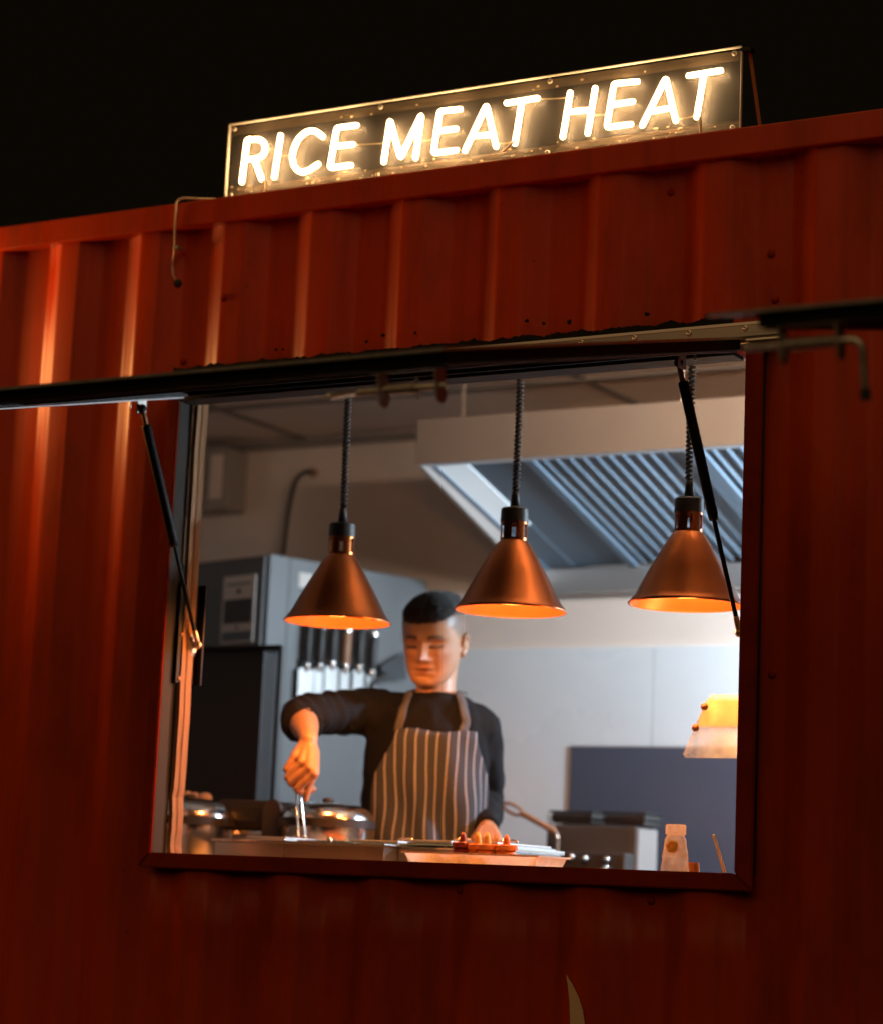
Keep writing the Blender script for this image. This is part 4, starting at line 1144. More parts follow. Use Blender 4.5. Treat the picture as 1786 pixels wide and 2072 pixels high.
for i, (xa_, xb_, lab) in enumerate(((-0.515, -0.385, 'left dark wire basket sitting on the deep fryer'), (-0.350, -0.225, 'right dark wire basket sitting on the deep fryer'))):
    t_ = thing('fryer_basket', lab, 'fryer basket', ((xa_ + xb_) / 2, 1.625, -0.5965), group='fryer baskets')
    w2 = (xb_ - xa_) / 2
    for k in range(9):
        xx = -w2 + 2 * w2 * k / 8
        obj('wire', tb([(xx * 0.9, -0.055, 0.002), (xx, -0.06, 0.035)], 0.0016, 5), M['blackdoor'], t_)
        obj('wire', tb([(xx * 0.9, 0.055, 0.002), (xx, 0.06, 0.035)], 0.0016, 5), M['blackdoor'], t_)
    obj('mesh_lining', bx(-w2 * 0.95, w2 * 0.95, -0.053, 0.053, 0.003, 0.031, 0.004), M['darksteel'], t_)
    for z in (0.035, 0.018):
        obj('rim_wire', tb([(-w2, -0.06, z), (w2, -0.06, z), (w2, 0.06, z), (-w2, 0.06, z)], 0.003, 6, closed=True), M['blackdoor'], t_)
    if i == 0:
        obj('handle_shaft', tb(crom([(-w2, -0.06, 0.030), (-0.03, -0.13, 0.010), (0.012, -0.165, -0.030), (0.016, -0.165, -0.06), (0.016, -0.165, -0.13)]), 0.005, 8), M['zinc'], t_, True)
        obj('handle_grip', tb([(0.004, -0.166, -0.022), (-0.055, -0.168, 0.005), (-0.092, -0.170, 0.022)], 0.0085, 10), M['wood'], t_, True)
        lp = []
        for a in range(0, 360, 20):
            q = Vector((0.032 * math.cos(R(a)), 0, 0.012 * math.sin(R(a)))); q.rotate(Euler((0, R(22), 0)))
            lp.append(Vector((-0.122, -0.171, 0.034)) + q)
        obj('handle_loop', tb(lp, 0.0045, 8, closed=True), M['wood'], t_, True)
bp = thing('splash_board', 'dark blue grey board standing against the white rear wall', 'board', (-0.2, 2.06, -0.87))
local(bp, 'board', bx(-0.713, 0.55, 2.0785, 2.0845, -0.87, -0.346, 0.001), M['navy'])
local(bp, 'edge_trim', bx(-0.716, 0.553, 2.078, 2.0845, -0.3455, -0.3415), M['steel_satin'])

# ------------------------------------------------------------------ the cook
def interp(tab, z):
    if z <= tab[0][0]: return tab[0][1:]
    for a, b in zip(tab[:-1], tab[1:]):
        if z <= b[0]:
            t = (z - a[0]) / (b[0] - a[0]); t = t * t * (3 - 2 * t) if False else t
            return tuple(p + (q - p) * t for p, q in zip(a[1:], b[1:]))
    return tab[-1][1:]
HEAD = [(0.000, 0.018, -0.074, -0.040), (0.006, 0.034, -0.085, -0.020), (0.020, 0.047, -0.090, 0.000), (0.040, 0.057, -0.0905, 0.035),
        (0.060, 0.0630, -0.090, 0.060), (0.085, 0.0670, -0.091, 0.078), (0.110, 0.0695, -0.091, 0.090), (0.140, 0.0715, -0.092, 0.096),
        (0.165, 0.0725, -0.090, 0.098), (0.188, 0.0700, -0.083, 0.094), (0.207, 0.0610, -0.068, 0.080), (0.221, 0.0450, -0.048, 0.058),
        (0.230, 0.0250, -0.026, 0.033), (0.233, 0.0060, -0.006, 0.008)]
def gs(x, z, cx, cz, sx, sz): return math.exp(-((x - cx) / sx) ** 2 - ((z - cz) / sz) ** 2)
def head_pt(k, n, z):
    w, f, b = interp(HEAD, z)
    a = 2 * math.pi * k / n
    c, s = math.cos(a), math.sin(a)
    e = 0.80
    x = w * math.copysign(abs(s) ** e, s)
    cy_ = (f + b) / 2; hy = (b - f) / 2
    y = cy_ - hy * math.copysign(abs(c) ** e, c)
    if c > 0:      # front half: features pushed out along -y
        fr = min(1.0, c * 1.6)
        d = 0.0
        d += 0.023 * gs(x, z, 0, 0.084, 0.0100, 0.012) + 0.013 * gs(x, z, 0, 0.100, 0.0085, 0.015) + 0.005 * gs(x, z, 0, 0.120, 0.009, 0.014)
        for sg in (-1, 1):
            d += 0.0075 * gs(x, z, sg * 0.0135, 0.079, 0.0070, 0.0070)
            d -= 0.0125 * gs(x, z, sg * 0.030, 0.121, 0.016, 0.009)
            d += 0.0080 * gs(x, z, sg * 0.031, 0.1165, 0.0125, 0.0065)
            d -= 0.0050 * gs(x, z, sg * 0.031, 0.1080, 0.0150, 0.0036)
            d += 0.0045 * gs(x, z, sg * 0.028, 0.137, 0.018, 0.0060)
            d += 0.0040 * gs(x, z, sg * 0.043, 0.096, 0.016, 0.014)
            d -= 0.0030 * gs(x, z, sg * 0.027, 0.060, 0.008, 0.016)
        d += 0.0080 * gs(x, z, 0, 0.0570, 0.018, 0.0046) + 0.0085 * gs(x, z, 0, 0.0440, 0.0160, 0.0052)
        d -= 0.0080 * gs(x, z, 0, 0.0505, 0.023, 0.0026) + 0.0035 * gs(x, z, 0, 0.034, 0.016, 0.0050)
        d += 0.0070 * gs(x, z, 0, 0.016, 0.017, 0.011)
        d -= 0.0040 * gs(x, z, 0, 0.0715, 0.016, 0.0040)
        d -= 0.0025 * gs(x, z, 0, 0.0665, 0.005, 0.007)
        y -= d * fr
    return Vector((x, y, z))
HN, HR = 96, 84
def head_mesh(bm):
    rings = []
    for j in range(HR):
        z = 0.233 * (0.5 - 0.5 * math.cos(math.pi * j / (HR - 1))) if False else 0.233 * j / (HR - 1)
        rings.append([bm.verts.new(head_pt(k, HN, z)) for k in range(HN)])
    for a, b in zip(rings[:-1], rings[1:]):
        for k in range(HN): bm.faces.new((a[k], a[(k + 1) % HN], b[(k + 1) % HN], b[k]))
    bm.faces.new(rings[0][::-1]); bm.faces.new(rings[-1])
    for sg in (-1, 1):        # ears: a rim, a bowl and a lobe
        base = Vector((sg * 0.066, 0.010, 0.100))
        rim = []
        for i in range(15):
            a = R(-70 + 250 * i / 14)
            rim.append(base + Vector((sg * (0.009 + 0.004 * math.sin(a)), 0.004 + 0.0155 * math.cos(a) * 1.0 , 0.003 + 0.027 * math.sin(a))))
        tube(bm, rim, [0.0052] * 12 + [0.005, 0.0045, 0.004], 8)
        tube(bm, [base + Vector((sg * -0.004, 0, 0.018)), base + Vector((sg * 0.004, 0.006, 0.0)), base + Vector((sg * 0.003, 0.0, -0.018))], [0.009, 0.010, 0.008], 10)
        tube(bm, [base + Vector((sg * 0.004, -0.004, -0.018)), base + Vector((sg * 0.005, -0.005, -0.027))], [0.0072, 0.0066], 8)
    return bm
H_AZ, H_PITCH = R(12), R(17)
HM = Matrix.Translation((-0.492, 0.845, -0.168)) @ Matrix.Rotation(H_AZ, 4, 'Z') @ Matrix.Rotation(H_PITCH, 4, 'X') @ Matrix.Diagonal((1.03, 1.0, 0.93, 1.0)) @ Matrix.Translation((0, 0, -0.115))

def evaluated(o):
    dg = bpy.context.evaluated_depsgraph_get(); dg.update()
    me = bpy.data.meshes.new_from_object(o.evaluated_get(dg))
    return me
def fuse(name, bm, voxel, smooth_it, material):
    """one continuous skin over overlapping closed pieces"""
    bmesh.ops.recalc_face_normals(bm, faces=bm.faces)
    me = bpy.data.meshes.new(name + '_pieces'); bm.to_mesh(me); bm.free()
    o = bpy.data.objects.new(name + '_pieces', me); COL.objects.link(o)
    r_ = o.modifiers.new('r', 'REMESH'); r_.mode = 'VOXEL'; r_.voxel_size = voxel; r_.use_smooth_shade = True
    if smooth_it:
        s_ = o.modifiers.new('s', 'SMOOTH'); s_.factor = 0.5; s_.iterations = smooth_it
    me2 = evaluated(o)
    bpy.data.objects.remove(o, do_unlink=True)
    me2.name = name
    me2.materials.clear(); me2.materials.append(material)
    for p in me2.polygons: p.use_smooth = True
    return me2

# skin with painted-in natural colouring (lips, brows, lashes, stubble), plus painted eye, mouth and nostril shade
mt, nt, b = new_mat('skin')
N, L = nt.nodes, nt.links
at_ = N.new("ShaderNodeAttribute"); at_.attribute_name = 'tint'
nz_ = N.new("ShaderNodeTexNoise"); nz_.inputs["Scale"].default_value = 60
mxx = N.new("ShaderNodeMix"); mxx.data_type = 'RGBA'; mxx.blend_type = 'MULTIPLY'; mxx.inputs[0].default_value = 0.18
L.new(at_.outputs["Color"], mxx.inputs[6]); L.new(nz_.outputs[0], mxx.inputs[7])
L.new(mxx.outputs[2], b.inputs["Base Color"])
b.inputs["Roughness"].default_value = 0.42
sb_ = N.new("ShaderNodeBump"); sb_.inputs["Strength"].default_value = 0.35; sb_.inputs["Distance"].default_value = 0.002
sn_ = N.new("ShaderNodeTexNoise"); sn_.inputs["Scale"].default_value = 240; sn_.inputs["Detail"].default_value = 4
L.new(sn_.outputs[0], sb_.inputs["Height"]); L.new(sb_.outputs[0], b.inputs["Normal"])
b.inputs["Subsurface Weight"].default_value = 0.12
b.inputs["Subsurface Radius"].default_value = (0.010, 0.004, 0.002)
b.inputs["Subsurface Scale"].default_value = 1.0
M['skin'] = mt

FEET = Vector((-0.51, 0.92, -1.78))
cook = thing('person', 'cook in black sweater and striped apron stirring with tongs, looking down', 'person', FEET)
TW = Vector((-0.532, 0.905, 0))       # torso axis
AZ = R(14)
fwd = Vector((math.sin(AZ), -math.cos(AZ), 0)); side = Vector((math.cos(AZ), math.sin(AZ), 0))
# z, half width, half depth, shift forward, shift sideways
TORSO = [(-1.02, 0.145, 0.105, 0.00, 0.0), (-0.90, 0.168, 0.115, 0.00, 0.0), (-0.75, 0.162, 0.110, 0.005, 0.0), (-0.62, 0.158, 0.108, 0.012, 0.0),
         (-0.50, 0.160, 0.115, 0.022, 0.002), (-0.42, 0.160, 0.114, 0.028, 0.006), (-0.36, 0.145, 0.098, 0.032, 0.018), (-0.325, 0.105, 0.078, 0.034, 0.026), (-0.300, 0.066, 0.064, 0.036, 0.028)]
def torso_pt(a, z, off=0.0):
    w, d, sf, ss = interp(TORSO, z)
    return TW + fwd * (sf + (d + off) * math.cos(a)) + side * (ss + (w + off) * math.sin(a)) + Vector((0, 0, z))
def torso(bm, grow=0.0, zmax=None):
    rings = []
    zs_ = [-1.02 + 0.02 * i for i in range(37)]
    for z in zs_: rings.append([bm.verts.new(torso_pt(2 * math.pi * k / 48, z, grow)) for k in range(48)])
    for a, b2 in zip(rings[:-1], rings[1:]):
        for k in range(48): bm.faces.new((a[k], a[(k + 1) % 48], b2[(k + 1) % 48], b2[k]))
    bm.faces.new(rings[0][::-1]); bm.faces.new(rings[-1])
V = Vector
shR, elR, cuR = V((-0.664, 0.835, -0.352)), V((-0.712, 0.590, -0.384)), V((-0.676, 0.548, -0.414))
WR = V((-0.6002, 0.4550, -0.4474))
shL, elL, wrL = V((-0.400, 0.925, -0.384)), V((-0.428, 1.035, -0.555)), V((-0.318, 0.845, -0.642))
neckb = V((-0.500, 0.872, -0.338))
headb = HM @ V((0, 0.030, 0.060))

body = bmesh.new()
tmp = bmesh.new(); head_mesh(tmp)
for v in tmp.verts: v.co = HM @ v.co
me_ = bpy.data.meshes.new('t'); tmp.to_mesh(me_); tmp.free(); body.from_mesh(me_); bpy.data.meshes.remove(me_)
tube(body, [neckb - V((0, 0, 0.03)), neckb, neckb.lerp(headb, 0.55), headb], [0.060, 0.053, 0.050, 0.053], 28)
torso(body, -0.012)
tube(body, [shR, shR.lerp(elR, 0.5), elR], [0.038, 0.033, 0.031], 16)
tube(body, [elR, elR.lerp(WR, 0.25), elR.lerp(WR, 0.5), elR.lerp(WR, 0.75), WR, WR + (WR - elR).normalized() * 0.012], [0.031, 0.037, 0.034, 0.027, 0.0232, 0.019], 20)
tube(body, [shL, shL.lerp(elL, 0.5), elL], [0.046, 0.042, 0.036], 16)
tube(body, [elL, elL.lerp(wrL, 0.3), wrL], [0.035, 0.034, 0.022], 16)
for s in (-1, 1):
    hip = TW + side * (0.085 * s) + V((0, 0, -0.96)); knee = TW + side * (0.10 * s) + fwd * 0.03 + V((0, 0, -1.36)); ank = TW + side * (0.11 * s) + V((0, 0, -1.70))
    tube(body, [hip, knee, ank], [0.085, 0.056, 0.038], 16)
    tube(body, [ank + V((0, 0, -0.045)), ank + fwd * 0.14 + V((0, 0, -0.05))], [0.032, 0.028], 12)
# right hand: metacarpals, four curled fingers, index/thumb pressed along the tongs
K = [V((-0.6100, 0.4150, -0.4950)), V((-0.5856, 0.4090, -0.5077)), V((-0.5620, 0.4070, -0.5215)), V((-0.5500, 0.4090, -0.5345))]
F = [V((-0.6240, 0.4030, -0.5250)), V((-0.6167, 0.3990, -0.5450)), V((-0.6057, 0.3970, -0.5570)), V((-0.5884, 0.3990, -0.5714))]
Dd = [V((-0.6200, 0.4330, -0.5330)), V((-0.6080, 0.4330, -0.5530)), V((-0.5960, 0.4320, -0.5655)), V((-0.5800, 0.4330, -0.5770))]
for i in range(4):
    base = WR.lerp(K[i], 0.08)
    tube(body, [base, base.lerp(K[i], 0.55) + V((0, 0.004, 0)), K[i]], [0.0165, 0.0165, 0.0128], 12)
    kk = K[i] + V((0.002, -0.003, 0.003))
    tube(body, [K[i], kk.lerp(F[i], 0.5), F[i]], [0.0112, 0.0098, 0.0096], 10)
    tube(body, [F[i], F[i].lerp(Dd[i], 0.6) + V((-0.001, 0, -0.003)), Dd[i], Dd[i] + V((0.012, 0.004, 0.008))], [0.0096, 0.0090, 0.0086, 0.0080], 10)
tube(body, [WR, WR.lerp(K[1], 0.6) + V((0.004, 0.012, 0)), K[1].lerp(K[2], 0.5) + V((0, 0.014, 0.002))], [0.022, 0.021, 0.016], 12)
tube(body, [WR.lerp(K[3], 0.35) + V((0, 0.012, 0)), V((-0.5640, 0.432, -0.530)), V((-0.5720, 0.424, -0.565)), V((-0.5745, 0.417, -0.594))], [0.016, 0.0125, 0.0092, 0.0078], 10)
# left hand: a loose fist resting at the counter edge
dL = (wrL - elL).normalized()
hz = wrL + dL * 0.045
for i in range(4):
    ss = (i - 1.5) * 0.017
    kn_ = wrL + dL * 0.075 + side * ss + V((0, 0, 0.004))
    tube(body, [wrL + side * ss * 0.4, kn_], [0.018, 0.0125], 10)
    tube(body, [kn_, kn_ + dL * 0.012 + V((0, 0, -0.030)), kn_ - dL * 0.018 + V((0, 0, -0.036)), kn_ - dL * 0.022 + V((0, 0, -0.018))], [0.0115, 0.0095, 0.0088, 0.008], 10)
tube(body, [wrL + side * -0.016 + dL * 0.02, wrL + side * -0.034 + dL * 0.045 + V((0, 0, -0.006)), wrL + side * -0.024 + dL * 0.072 + V((0, 0, -0.016))], [0.014, 0.0105, 0.009], 10)
me2 = fuse('body', body, 0.0025, 1, M['skin'])
bmw = bmesh.new(); bmw.from_mesh(me2)
for c0, rad, it in ((WR, 0.045, 8), (wrL, 0.040, 5)):
    sel = [v for v in bmw.verts if (v.co - c0).length < rad]
    for _ in range(it): bmesh.ops.smooth_vert(bmw, verts=sel, factor=0.5, use_axis_x=True, use_axis_y=True, use_axis_z=True)
bmw.to_mesh(me2); bmw.free()
ca = me2.color_attributes.new('tint', 'FLOAT_COLOR', 'POINT')
HI = HM.inverted()
SK = V((0.50, 0.285, 0.170)); LIP = V((0.36, 0.13, 0.09)); DRK = V((0.028, 0.018, 0.013)); STB = V((0.12, 0.092, 0.078)); LASH_SHADE = V((0.035, 0.016, 0.010))
for i, v in enumerate(me2.vertices):
    p = HI @ v.co
    c = SK.copy()
    if -0.02 < p.z < 0.26 and p.length < 0.35 and abs(p.x) < 0.1:
        x, y, z = p
        if y < -0.05:
            c = c.lerp(LIP, min(1, 0.8 * (gs(x, z, 0, 0.0570, 0.020, 0.0045) + gs(x, z, 0, 0.0450, 0.018, 0.0052))))
            c = c.lerp(LASH_SHADE, min(0.9, 1.1 * gs(x, z, 0, 0.0508, 0.023, 0.0026)))  # shade of the mouth crease painted in
            for sg in (-1, 1):
                ax = x * sg
                bz = 0.1385 + 0.003 * math.sin((ax - 0.012) / 0.034 * math.pi)
                if 0.010 < ax < 0.052:
                    c = c.lerp(DRK, 1.0 * math.exp(-((z - bz) / 0.0054) ** 2) * min(1, (ax - 0.010) / 0.006) * min(1, (0.052 - ax) / 0.010))
                lz = 0.1120 - 0.0018 * ((ax - 0.031) / 0.015) ** 2 * -1.0
                if 0.014 < ax < 0.049:
                    c = c.lerp(LASH_SHADE, 1.0 * math.exp(-((z - lz) / 0.0042) ** 2) * min(1, (ax - 0.014) / 0.004) * min(1, (0.049 - ax) / 0.005))  # lash line, broadened to paint the shadow at the eyes
                c = c.lerp(LASH_SHADE, 0.55 * gs(x, z, sg * 0.0085, 0.0745, 0.004, 0.0028))  # painted nostril shade
            c = c.lerp(V((0.50, 0.22, 0.14)), 0.35 * (gs(x, z, 0.045, 0.09, 0.02, 0.02) + gs(x, z, -0.045, 0.09, 0.02, 0.02) + gs(x, z, 0, 0.083, 0.014, 0.01)))
            c = c.lerp(STB, 0.16 * (gs(x, z, 0, 0.064, 0.024, 0.006) + gs(x, z, 0, 0.018, 0.03, 0.018)))
        if y < -0.03 and z > 0.160:     # scalp darkens into the hairline
            hl = 0.182 + 0.016 * min(1.0, (x / 0.072) ** 2)
            c = c.lerp(DRK, 0.7 * max(0.0, min(1.0, (z - hl + 0.010) / 0.012)))
        # cropped sides and back
        side_line = 0.118 + 0.048 * max(0.0, min(1.0, (-y - 0.022) / 0.045))
        if (y > -0.074 and abs(x) > 0.044 and z > side_line) or (y > 0.045 and z > 0.055):
            k = 0.78 * min(1, max(0, (z - (side_line if y <= 0.045 else 0.055)) / 0.020)) * min(1, (y + 0.076) / 0.012 if y < 0.04 else 1) * min(1, max(0, (abs(x) - 0.044) / 0.008) if y < 0.04 else 1)
            kk = max(0.0, min(1.0, (z - 0.150) / 0.045))
            c = c.lerp(STB.lerp(V((0.030, 0.024, 0.021)), kk), max(0, min(0.94, k)))
    ca.data[i].color = (c.x, c.y, c.z, 1)
bo = bpy.data.objects.new('body', me2); COL.objects.link(bo); bo.parent = cook; bo.location = -FEET

# hair: swept cap over the top of the head
hb = bmesh.new()
rings = []
nz1 = 30
for j in range(nz1 + 1):
    t = j / nz1
    row = []
    for k in range(HN):
        a = 2 * math.pi * k / HN
        front = max(0.0, math.cos(a)); back = max(0.0, -math.cos(a)); sd_ = abs(math.sin(a))
        z_low = 0.180 + 0.018 * sd_ ** 3 + 0.006 * max(0.0, math.sin(a)) - 0.004 * back + 0.003 * noise.noise(V((a * 6, 0, 1))) + 0.004 * noise.noise(V((math.cos(a) * 30, math.sin(a) * 30, 3))) + 0.005 * math.sin(a) * front
        z = z_low + (0.2325 - z_low) * t
        p = head_pt(k, HN, z)
        thick = 0.0005 + 0.007 * (min(1, t * 1.1) ** 1.2)
        nrm = V((p.x * 1.1, p.y * 0.9, (p.z - 0.12) * 1.5)).normalized()
        str_ = 0.0022 * noise.noise(V((p.x * 260, p.y * 40, p.z * 60))) + 0.0018 * noise.noise(V((p.x * 120, p.y * 25, 4)))
        q = p + nrm * (thick + str_ * min(1, t * 4))
        q.x += 0.004 * front * t
        row.append(hb.verts.new(q))
    rings.append(row)
for a, b2 in zip(rings[:-1], rings[1:]):
    for k in range(HN): hb.faces.new((a[k], a[(k + 1) % HN], b2[(k + 1) % HN], b2[k]))
hb.faces.new(rings[-1])
inner = [hb.verts.new(head_pt(k, HN, 0.176) * 0.97 + V((0, 0, 0.005))) for k in range(HN)]
for k in range(HN): hb.faces.new((inner[k], inner[(k + 1) % HN], rings[0][(k + 1) % HN], rings[0][k]))
rs = random.Random(11)
for i in range(420):       # short hairs that break up the hairline
    a = rs.uniform(-1.35, 1.35)
    fr0 = max(0.0, math.cos(a))
    zz0 = 0.180 + 0.018 * abs(math.sin(a)) ** 3 + 0.006 * max(0.0, math.sin(a)) + rs.uniform(-0.006, 0.006)
    k = a / (2 * math.pi) * HN
    p = head_pt(k, HN, zz0); p2 = head_pt(k + rs.uniform(0.2, 2.0), HN, min(0.228, zz0 + rs.uniform(0.006, 0.014)))
    o1 = V((p.x, p.y, 0.02)).normalized()
    tube(hb, [p + o1 * 0.0004, p.lerp(p2, 0.5) + o1 * 0.002, p2 + o1 * rs.uniform(0.003, 0.008)], [0.0008, 0.0009, 0.0004], 4, caps='flat')
for i in range(3400):
    a = rs.uniform(0, 2 * math.pi); front = max(0.0, math.cos(a)); sd_ = abs(math.sin(a))
    zl = 0.182 + 0.018 * sd_ ** 3 + 0.006 * max(0.0, math.sin(a))
    z = zl + (0.2325 - zl) * rs.random() ** 0.75
    k = a / (2 * math.pi) * HN
    p = head_pt(k, HN, z)
    nrm = V((p.x * 1.1, p.y * 0.9, (p.z - 0.12) * 1.5)).normalized()
    h = min(1.0, max(0.0, (z - zl) / 0.022))          # 0 at the cropped sides, 1 on top
    ln = (0.008 + 0.010 * h + 0.008 * front) * rs.uniform(0.75, 1.2)
    sweep = V((0.55 + rs.uniform(-0.25, 0.25), 0.35 + 0.35 * (1 - front) + rs.uniform(-0.2, 0.2), 0.15))
    up_ = nrm * (0.85 if h > 0.4 else 0.45) + V((0, 0, 0.35))
    q1 = p + (up_ * 0.75 + sweep * 0.25).normalized() * ln * 0.5
    q2 = q1 + (up_ * 0.25 + sweep * 0.9 - V((0, 0, 0.15))).normalized() * ln * 0.6
    tube(hb, [p, q1, q2], [0.0010, 0.0011, 0.0004], 3, caps='flat')
for v in hb.verts: v.co = HM @ v.co - FEET
M['hair'] = mat('black_hair', (0.010, 0.0085, 0.008), 0.5, var=0.4, vscale=60, spec=0.35)
obj('hair', hb, M['hair'], cook, True)

# sweater
sw_ = bmesh.new()
torso(sw_, 0.0)
tube(sw_, [neckb - V((0, 0, 0.025)), neckb + V((0, 0.002, 0.018)), neckb + V((0.002, 0.0, 0.030))], [0.070, 0.063, 0.060], 32, caps='flat')
tube(sw_, [neckb + V((-0.03, 0, -0.035)), shR], [0.062, 0.062], 24)
tube(sw_, [neckb + V((0.03, 0, -0.040)), shL], [0.062, 0.060], 24)
def sleeve(pts, rad, n, amp, seed):
    P, Q = [], []
    c = crom(pts, n)
    for i, p in enumerate(c):
        t = i / (len(c) - 1) * (len(rad) - 1); k = min(int(t), len(rad) - 2)
        P.append(p); Q.append(rad[k] + (rad[k + 1] - rad[k]) * (t - k) + amp * math.sin(i * 1.25 + seed) * (0.3 + 0.7 * math.sin(math.pi * i / len(c))))
    tube(sw_, P, Q, 28, caps='flat')
sleeve([shR + V((0.03, 0.01, 0.0)), shR, shR.lerp(elR, 0.5) + V((-0.004, 0, 0.004)), elR, cuR], [0.066, 0.063, 0.053, 0.050, 0.0455], 12, 0.0022, 0.4)
sleeve([shL + V((-0.03, -0.005, 0.0)), shL, shL.lerp(elL, 0.5) + V((0.008, 0, 0)), elL, elL.lerp(wrL, 0.55), wrL - dL * 0.015], [0.060, 0.058, 0.049, 0.045, 0.038, 0.031], 10, 0.0014, 1.7)
me3 = fuse('sweater', sw_, 0.0055, 4, M['shirt'])
nrms = [v.normal.copy() for v in me3.vertices]
for v, n_ in zip(me3.vertices, nrms):
    p = v.co.copy()
    d = 0.0055 * noise.noise(p * 15) + 0.0045 * noise.noise(V((p.x * 34, p.y * 34, p.z * 22)))
    ax = elR - shR; tt = (p - shR).dot(ax) / ax.length_squared
    if 0.25 < tt < 1.15 and (p - (shR + ax * tt)).length < 0.075:      # cloth bunched up towards the elbow
        d += 0.0042 * math.sin(tt * 46 + 4.0 * noise.noise(p * 14)) * min(1, (tt - 0.25) / 0.3) * (0.55 + 0.45 * noise.noise(p * 9))
    v.co = p + n_ * d
so_ = bpy.data.objects.new('sweater', me3); COL.objects.link(so_); so_.parent = cook; so_.location = -FEET
# trousers
tq = bmesh.new()
for s in (-1, 1):
    hip = TW + side * (0.085 * s) + V((0, 0, -0.96)); knee = TW + side * (0.10 * s) + fwd * 0.03 + V((0, 0, -1.36)); ank = TW + side * (0.11 * s) + V((0, 0, -1.72))
    tube(tq, [hip, knee, ank], [0.095, 0.072, 0.062], 20, caps='flat')
tube(tq, [TW + V((0, 0, -1.05)), TW + V((0, 0, -0.90))], [0.150, 0.160], 32, caps='flat', ell=0.78, ref=fwd)
me4 = fuse('trousers', tq, 0.012, 2, M['trousers'])
o = bpy.data.objects.new('trousers', me4); COL.objects.link(o); o.parent = cook; o.location = -FEET
for s in (-1, 1):
    ank = TW + side * (0.11 * s) + V((0, 0, -1.74))
    obj('shoe', tb([ank - fwd * 0.06 - FEET, ank + fwd * 0.05 - FEET, ank + fwd * 0.16 - FEET + V((0, 0, -0.005))], [0.036, 0.04, 0.033], 14), M['cap'], cook, True)

# apron with woven stripes and soft folds
mt, nt, b = new_mat('striped_apron')
N, L = nt.nodes, nt.links
uvn = N.new("ShaderNodeUVMap"); uvn.uv_map = 'uv'
sep = N.new("ShaderNodeSeparateXYZ"); L.new(uvn.outputs[0], sep.inputs[0])
m1 = N.new("ShaderNodeMath"); m1.operation = 'MULTIPLY'; m1.inputs[1].default_value = 13.0; L.new(sep.outputs[0], m1.inputs[0])
m2_ = N.new("ShaderNodeMath"); m2_.operation = 'FRACT'; L.new(m1.outputs[0], m2_.inputs[0])
m3 = N.new("ShaderNodeMath"); m3.operation = 'SUBTRACT'; m3.inputs[1].default_value = 0.5; L.new(m2_.outputs[0], m3.inputs[0])
m4 = N.new("ShaderNodeMath"); m4.operation = 'ABSOLUTE'; L.new(m3.outputs[0], m4.inputs[0])
cr = N.new("ShaderNodeValToRGB"); L.new(m4.outputs[0], cr.inputs[0])
cr.color_ramp.elements[0].position = 0.065; cr.color_ramp.elements[0].color = (0.40, 0.43, 0.48, 1)
cr.color_ramp.elements[1].position = 0.095; cr.color_ramp.elements[1].color = (0.040, 0.052, 0.072, 1)
nzz = N.new("ShaderNodeTexNoise"); nzz.inputs["Scale"].default_value = 220
mm2 = N.new("ShaderNodeMix"); mm2.data_type = 'RGBA'; mm2.blend_type = 'MULTIPLY'; mm2.inputs[0].default_value = 0.35
L.new(cr.outputs[0], mm2.inputs[6]); L.new(nzz.outputs[0], mm2.inputs[7]); L.new(mm2.outputs[2], b.inputs["Base Color"])
b.inputs["Roughness"].default_value = 0.8
bpn = N.new("ShaderNodeBump"); bpn.inputs["Strength"].default_value = 0.25; bpn.inputs["Distance"].default_value = 0.002
L.new(nzz.outputs[0], bpn.inputs["Height"]); L.new(bpn.outputs[0], b.inputs["Normal"])
M['apron'] = mt
ab = bmesh.new()
uvl = ab.loops.layers.uv.new('uv')
NU, NV = 70, 60
grid = []
for j in range(NV + 1):
    z = -0.402 - 0.85 * j / NV
    row = []
    k = min(1, max(0, (-0.40 - z) / 0.14)); k = k * k * (3 - 2 * k)
    a0 = R(-15 - 16 * k); a1 = R(56 + 17 * k)
    for i in range(NU + 1):
        u_ = i / NU
        a = a0 + (a1 - a0) * u_
        zz_ = max(z, -1.0)
        fold = 0.009 * (math.sin(u_ * 17 + z * 8 + 2 * noise.noise(V((u_ * 2, z * 3, 0)))) + 1) * min(1, (-0.40 - z) / 0.25) + 0.016 * (noise.noise(V((u_ * 4.2, z * 5.0, 2.0))) + 0.5) * min(1, 0.2 + (-0.40 - z) / 0.2)
        p = torso_pt(a, zz_, 0.010 + fold + 0.004)
        p.z = z + (0.004 * math.sin(u_ * 9) if j == 0 else 0)
        wob = 0.030 * noise.noise(V((u_ * 4, z * 9, 7.0))) * min(1, j / 12)
        row.append((ab.verts.new(p), u_ * (0.62 + 0.38 * k) + 0.19 * (1 - k) + wob, j / NV))
    grid.append(row)
for j in range(NV):
    for i in range(NU):
        q = [grid[j][i], grid[j][i + 1], grid[j + 1][i + 1], grid[j + 1][i]]
        f = ab.faces.new([x[0] for x in q])
        for lp_, x in zip(f.loops, q): lp_[uvl].uv = (x[1], x[2])
for v in ab.verts: v.co -= FEET
o = obj('apron', ab, M['apron'], cook, True)
s_ = o.modifiers.new('t', 'SOLIDIFY'); s_.thickness = 0.0025; s_.offset = 1
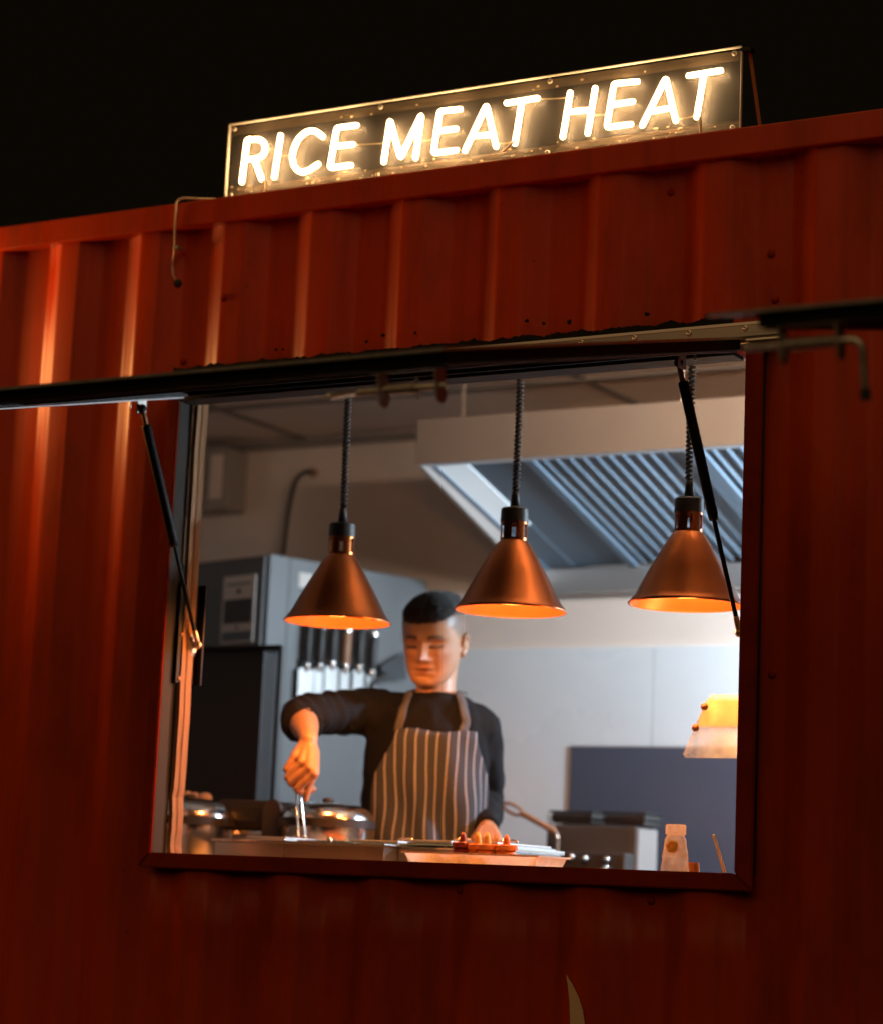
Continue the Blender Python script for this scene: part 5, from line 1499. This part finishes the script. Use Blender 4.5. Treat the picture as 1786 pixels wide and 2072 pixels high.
# neck straps
from mathutils.bvhtree import BVHTree
bvh = BVHTree.FromPolygons([v.co.copy() for v in me3.vertices], [tuple(p.vertices) for p in me3.polygons])
def strap(pts):
    b_ = bmesh.new(); rows = []
    c = crom(pts, 8)
    sn = []
    for p in c:
        loc_, nr_, _i, _d = bvh.find_nearest(p)
        sn.append(loc_ + nr_ * 0.004)
    c = [(sn[max(i - 1, 0)] + sn[i] + sn[min(i + 1, len(sn) - 1)]) / 3 for i in range(len(sn))]
    for i, p in enumerate(c):
        t = (c[min(i + 1, len(c) - 1)] - c[max(i - 1, 0)]).normalized()
        cen = TW + V((0, -0.03, p.z))
        out = bvh.find_nearest(p)[1]; out = (out - t * out.dot(t)).normalized()
        w = t.cross(out).normalized()
        rows.append([b_.verts.new(p + w * s + out * (0.004 - 0.06 * s * s) - FEET) for s in (-0.011, -0.004, 0.004, 0.011)])
    for a, b2 in zip(rows[:-1], rows[1:]):
        for k in range(3): b_.faces.new((a[k], a[k + 1], b2[k + 1], b2[k]))
    o = obj('neck_strap', b_, M['strap'], cook, True)
    s2 = o.modifiers.new('t', 'SOLIDIFY'); s2.thickness = 0.003
M['strap'] = mat('grey_woven_strap', (0.085, 0.09, 0.10), 0.8, var=0.3, vscale=60, stretch=(6, 6, 0.3))
strap([V((-0.536, 0.775, -0.408)), V((-0.533, 0.79, -0.37)), V((-0.530, 0.80, -0.340)), V((-0.545, 0.835, -0.305)), V((-0.562, 0.88, -0.295))])
strap([V((-0.352, 0.800, -0.404)), V((-0.362, 0.81, -0.37)), V((-0.386, 0.83, -0.340)), V((-0.420, 0.860, -0.305)), V((-0.432, 0.90, -0.295))])

# tongs in the right hand
tg = thing('serving_tongs', 'steel serving tongs held upright in the cook\'s fist', 'tongs', (-0.5775, 0.415, -0.686))
TG = Vector(tg.location)
top_, bot_ = V((-0.6150, 0.432, -0.524)), V((-0.5790, 0.416, -0.684))
for s in (-1, 1):
    dx = V((0.0062 * s, 0.002 * s, 0))
    obj('arm', tb([top_ + dx * 0.4 - TG, top_.lerp(bot_, 0.5) + dx - TG, bot_ + dx * 1.25 - TG], [0.0042, 0.0046, 0.0050], 8, ell=0.5), M['chrome'], tg, True)
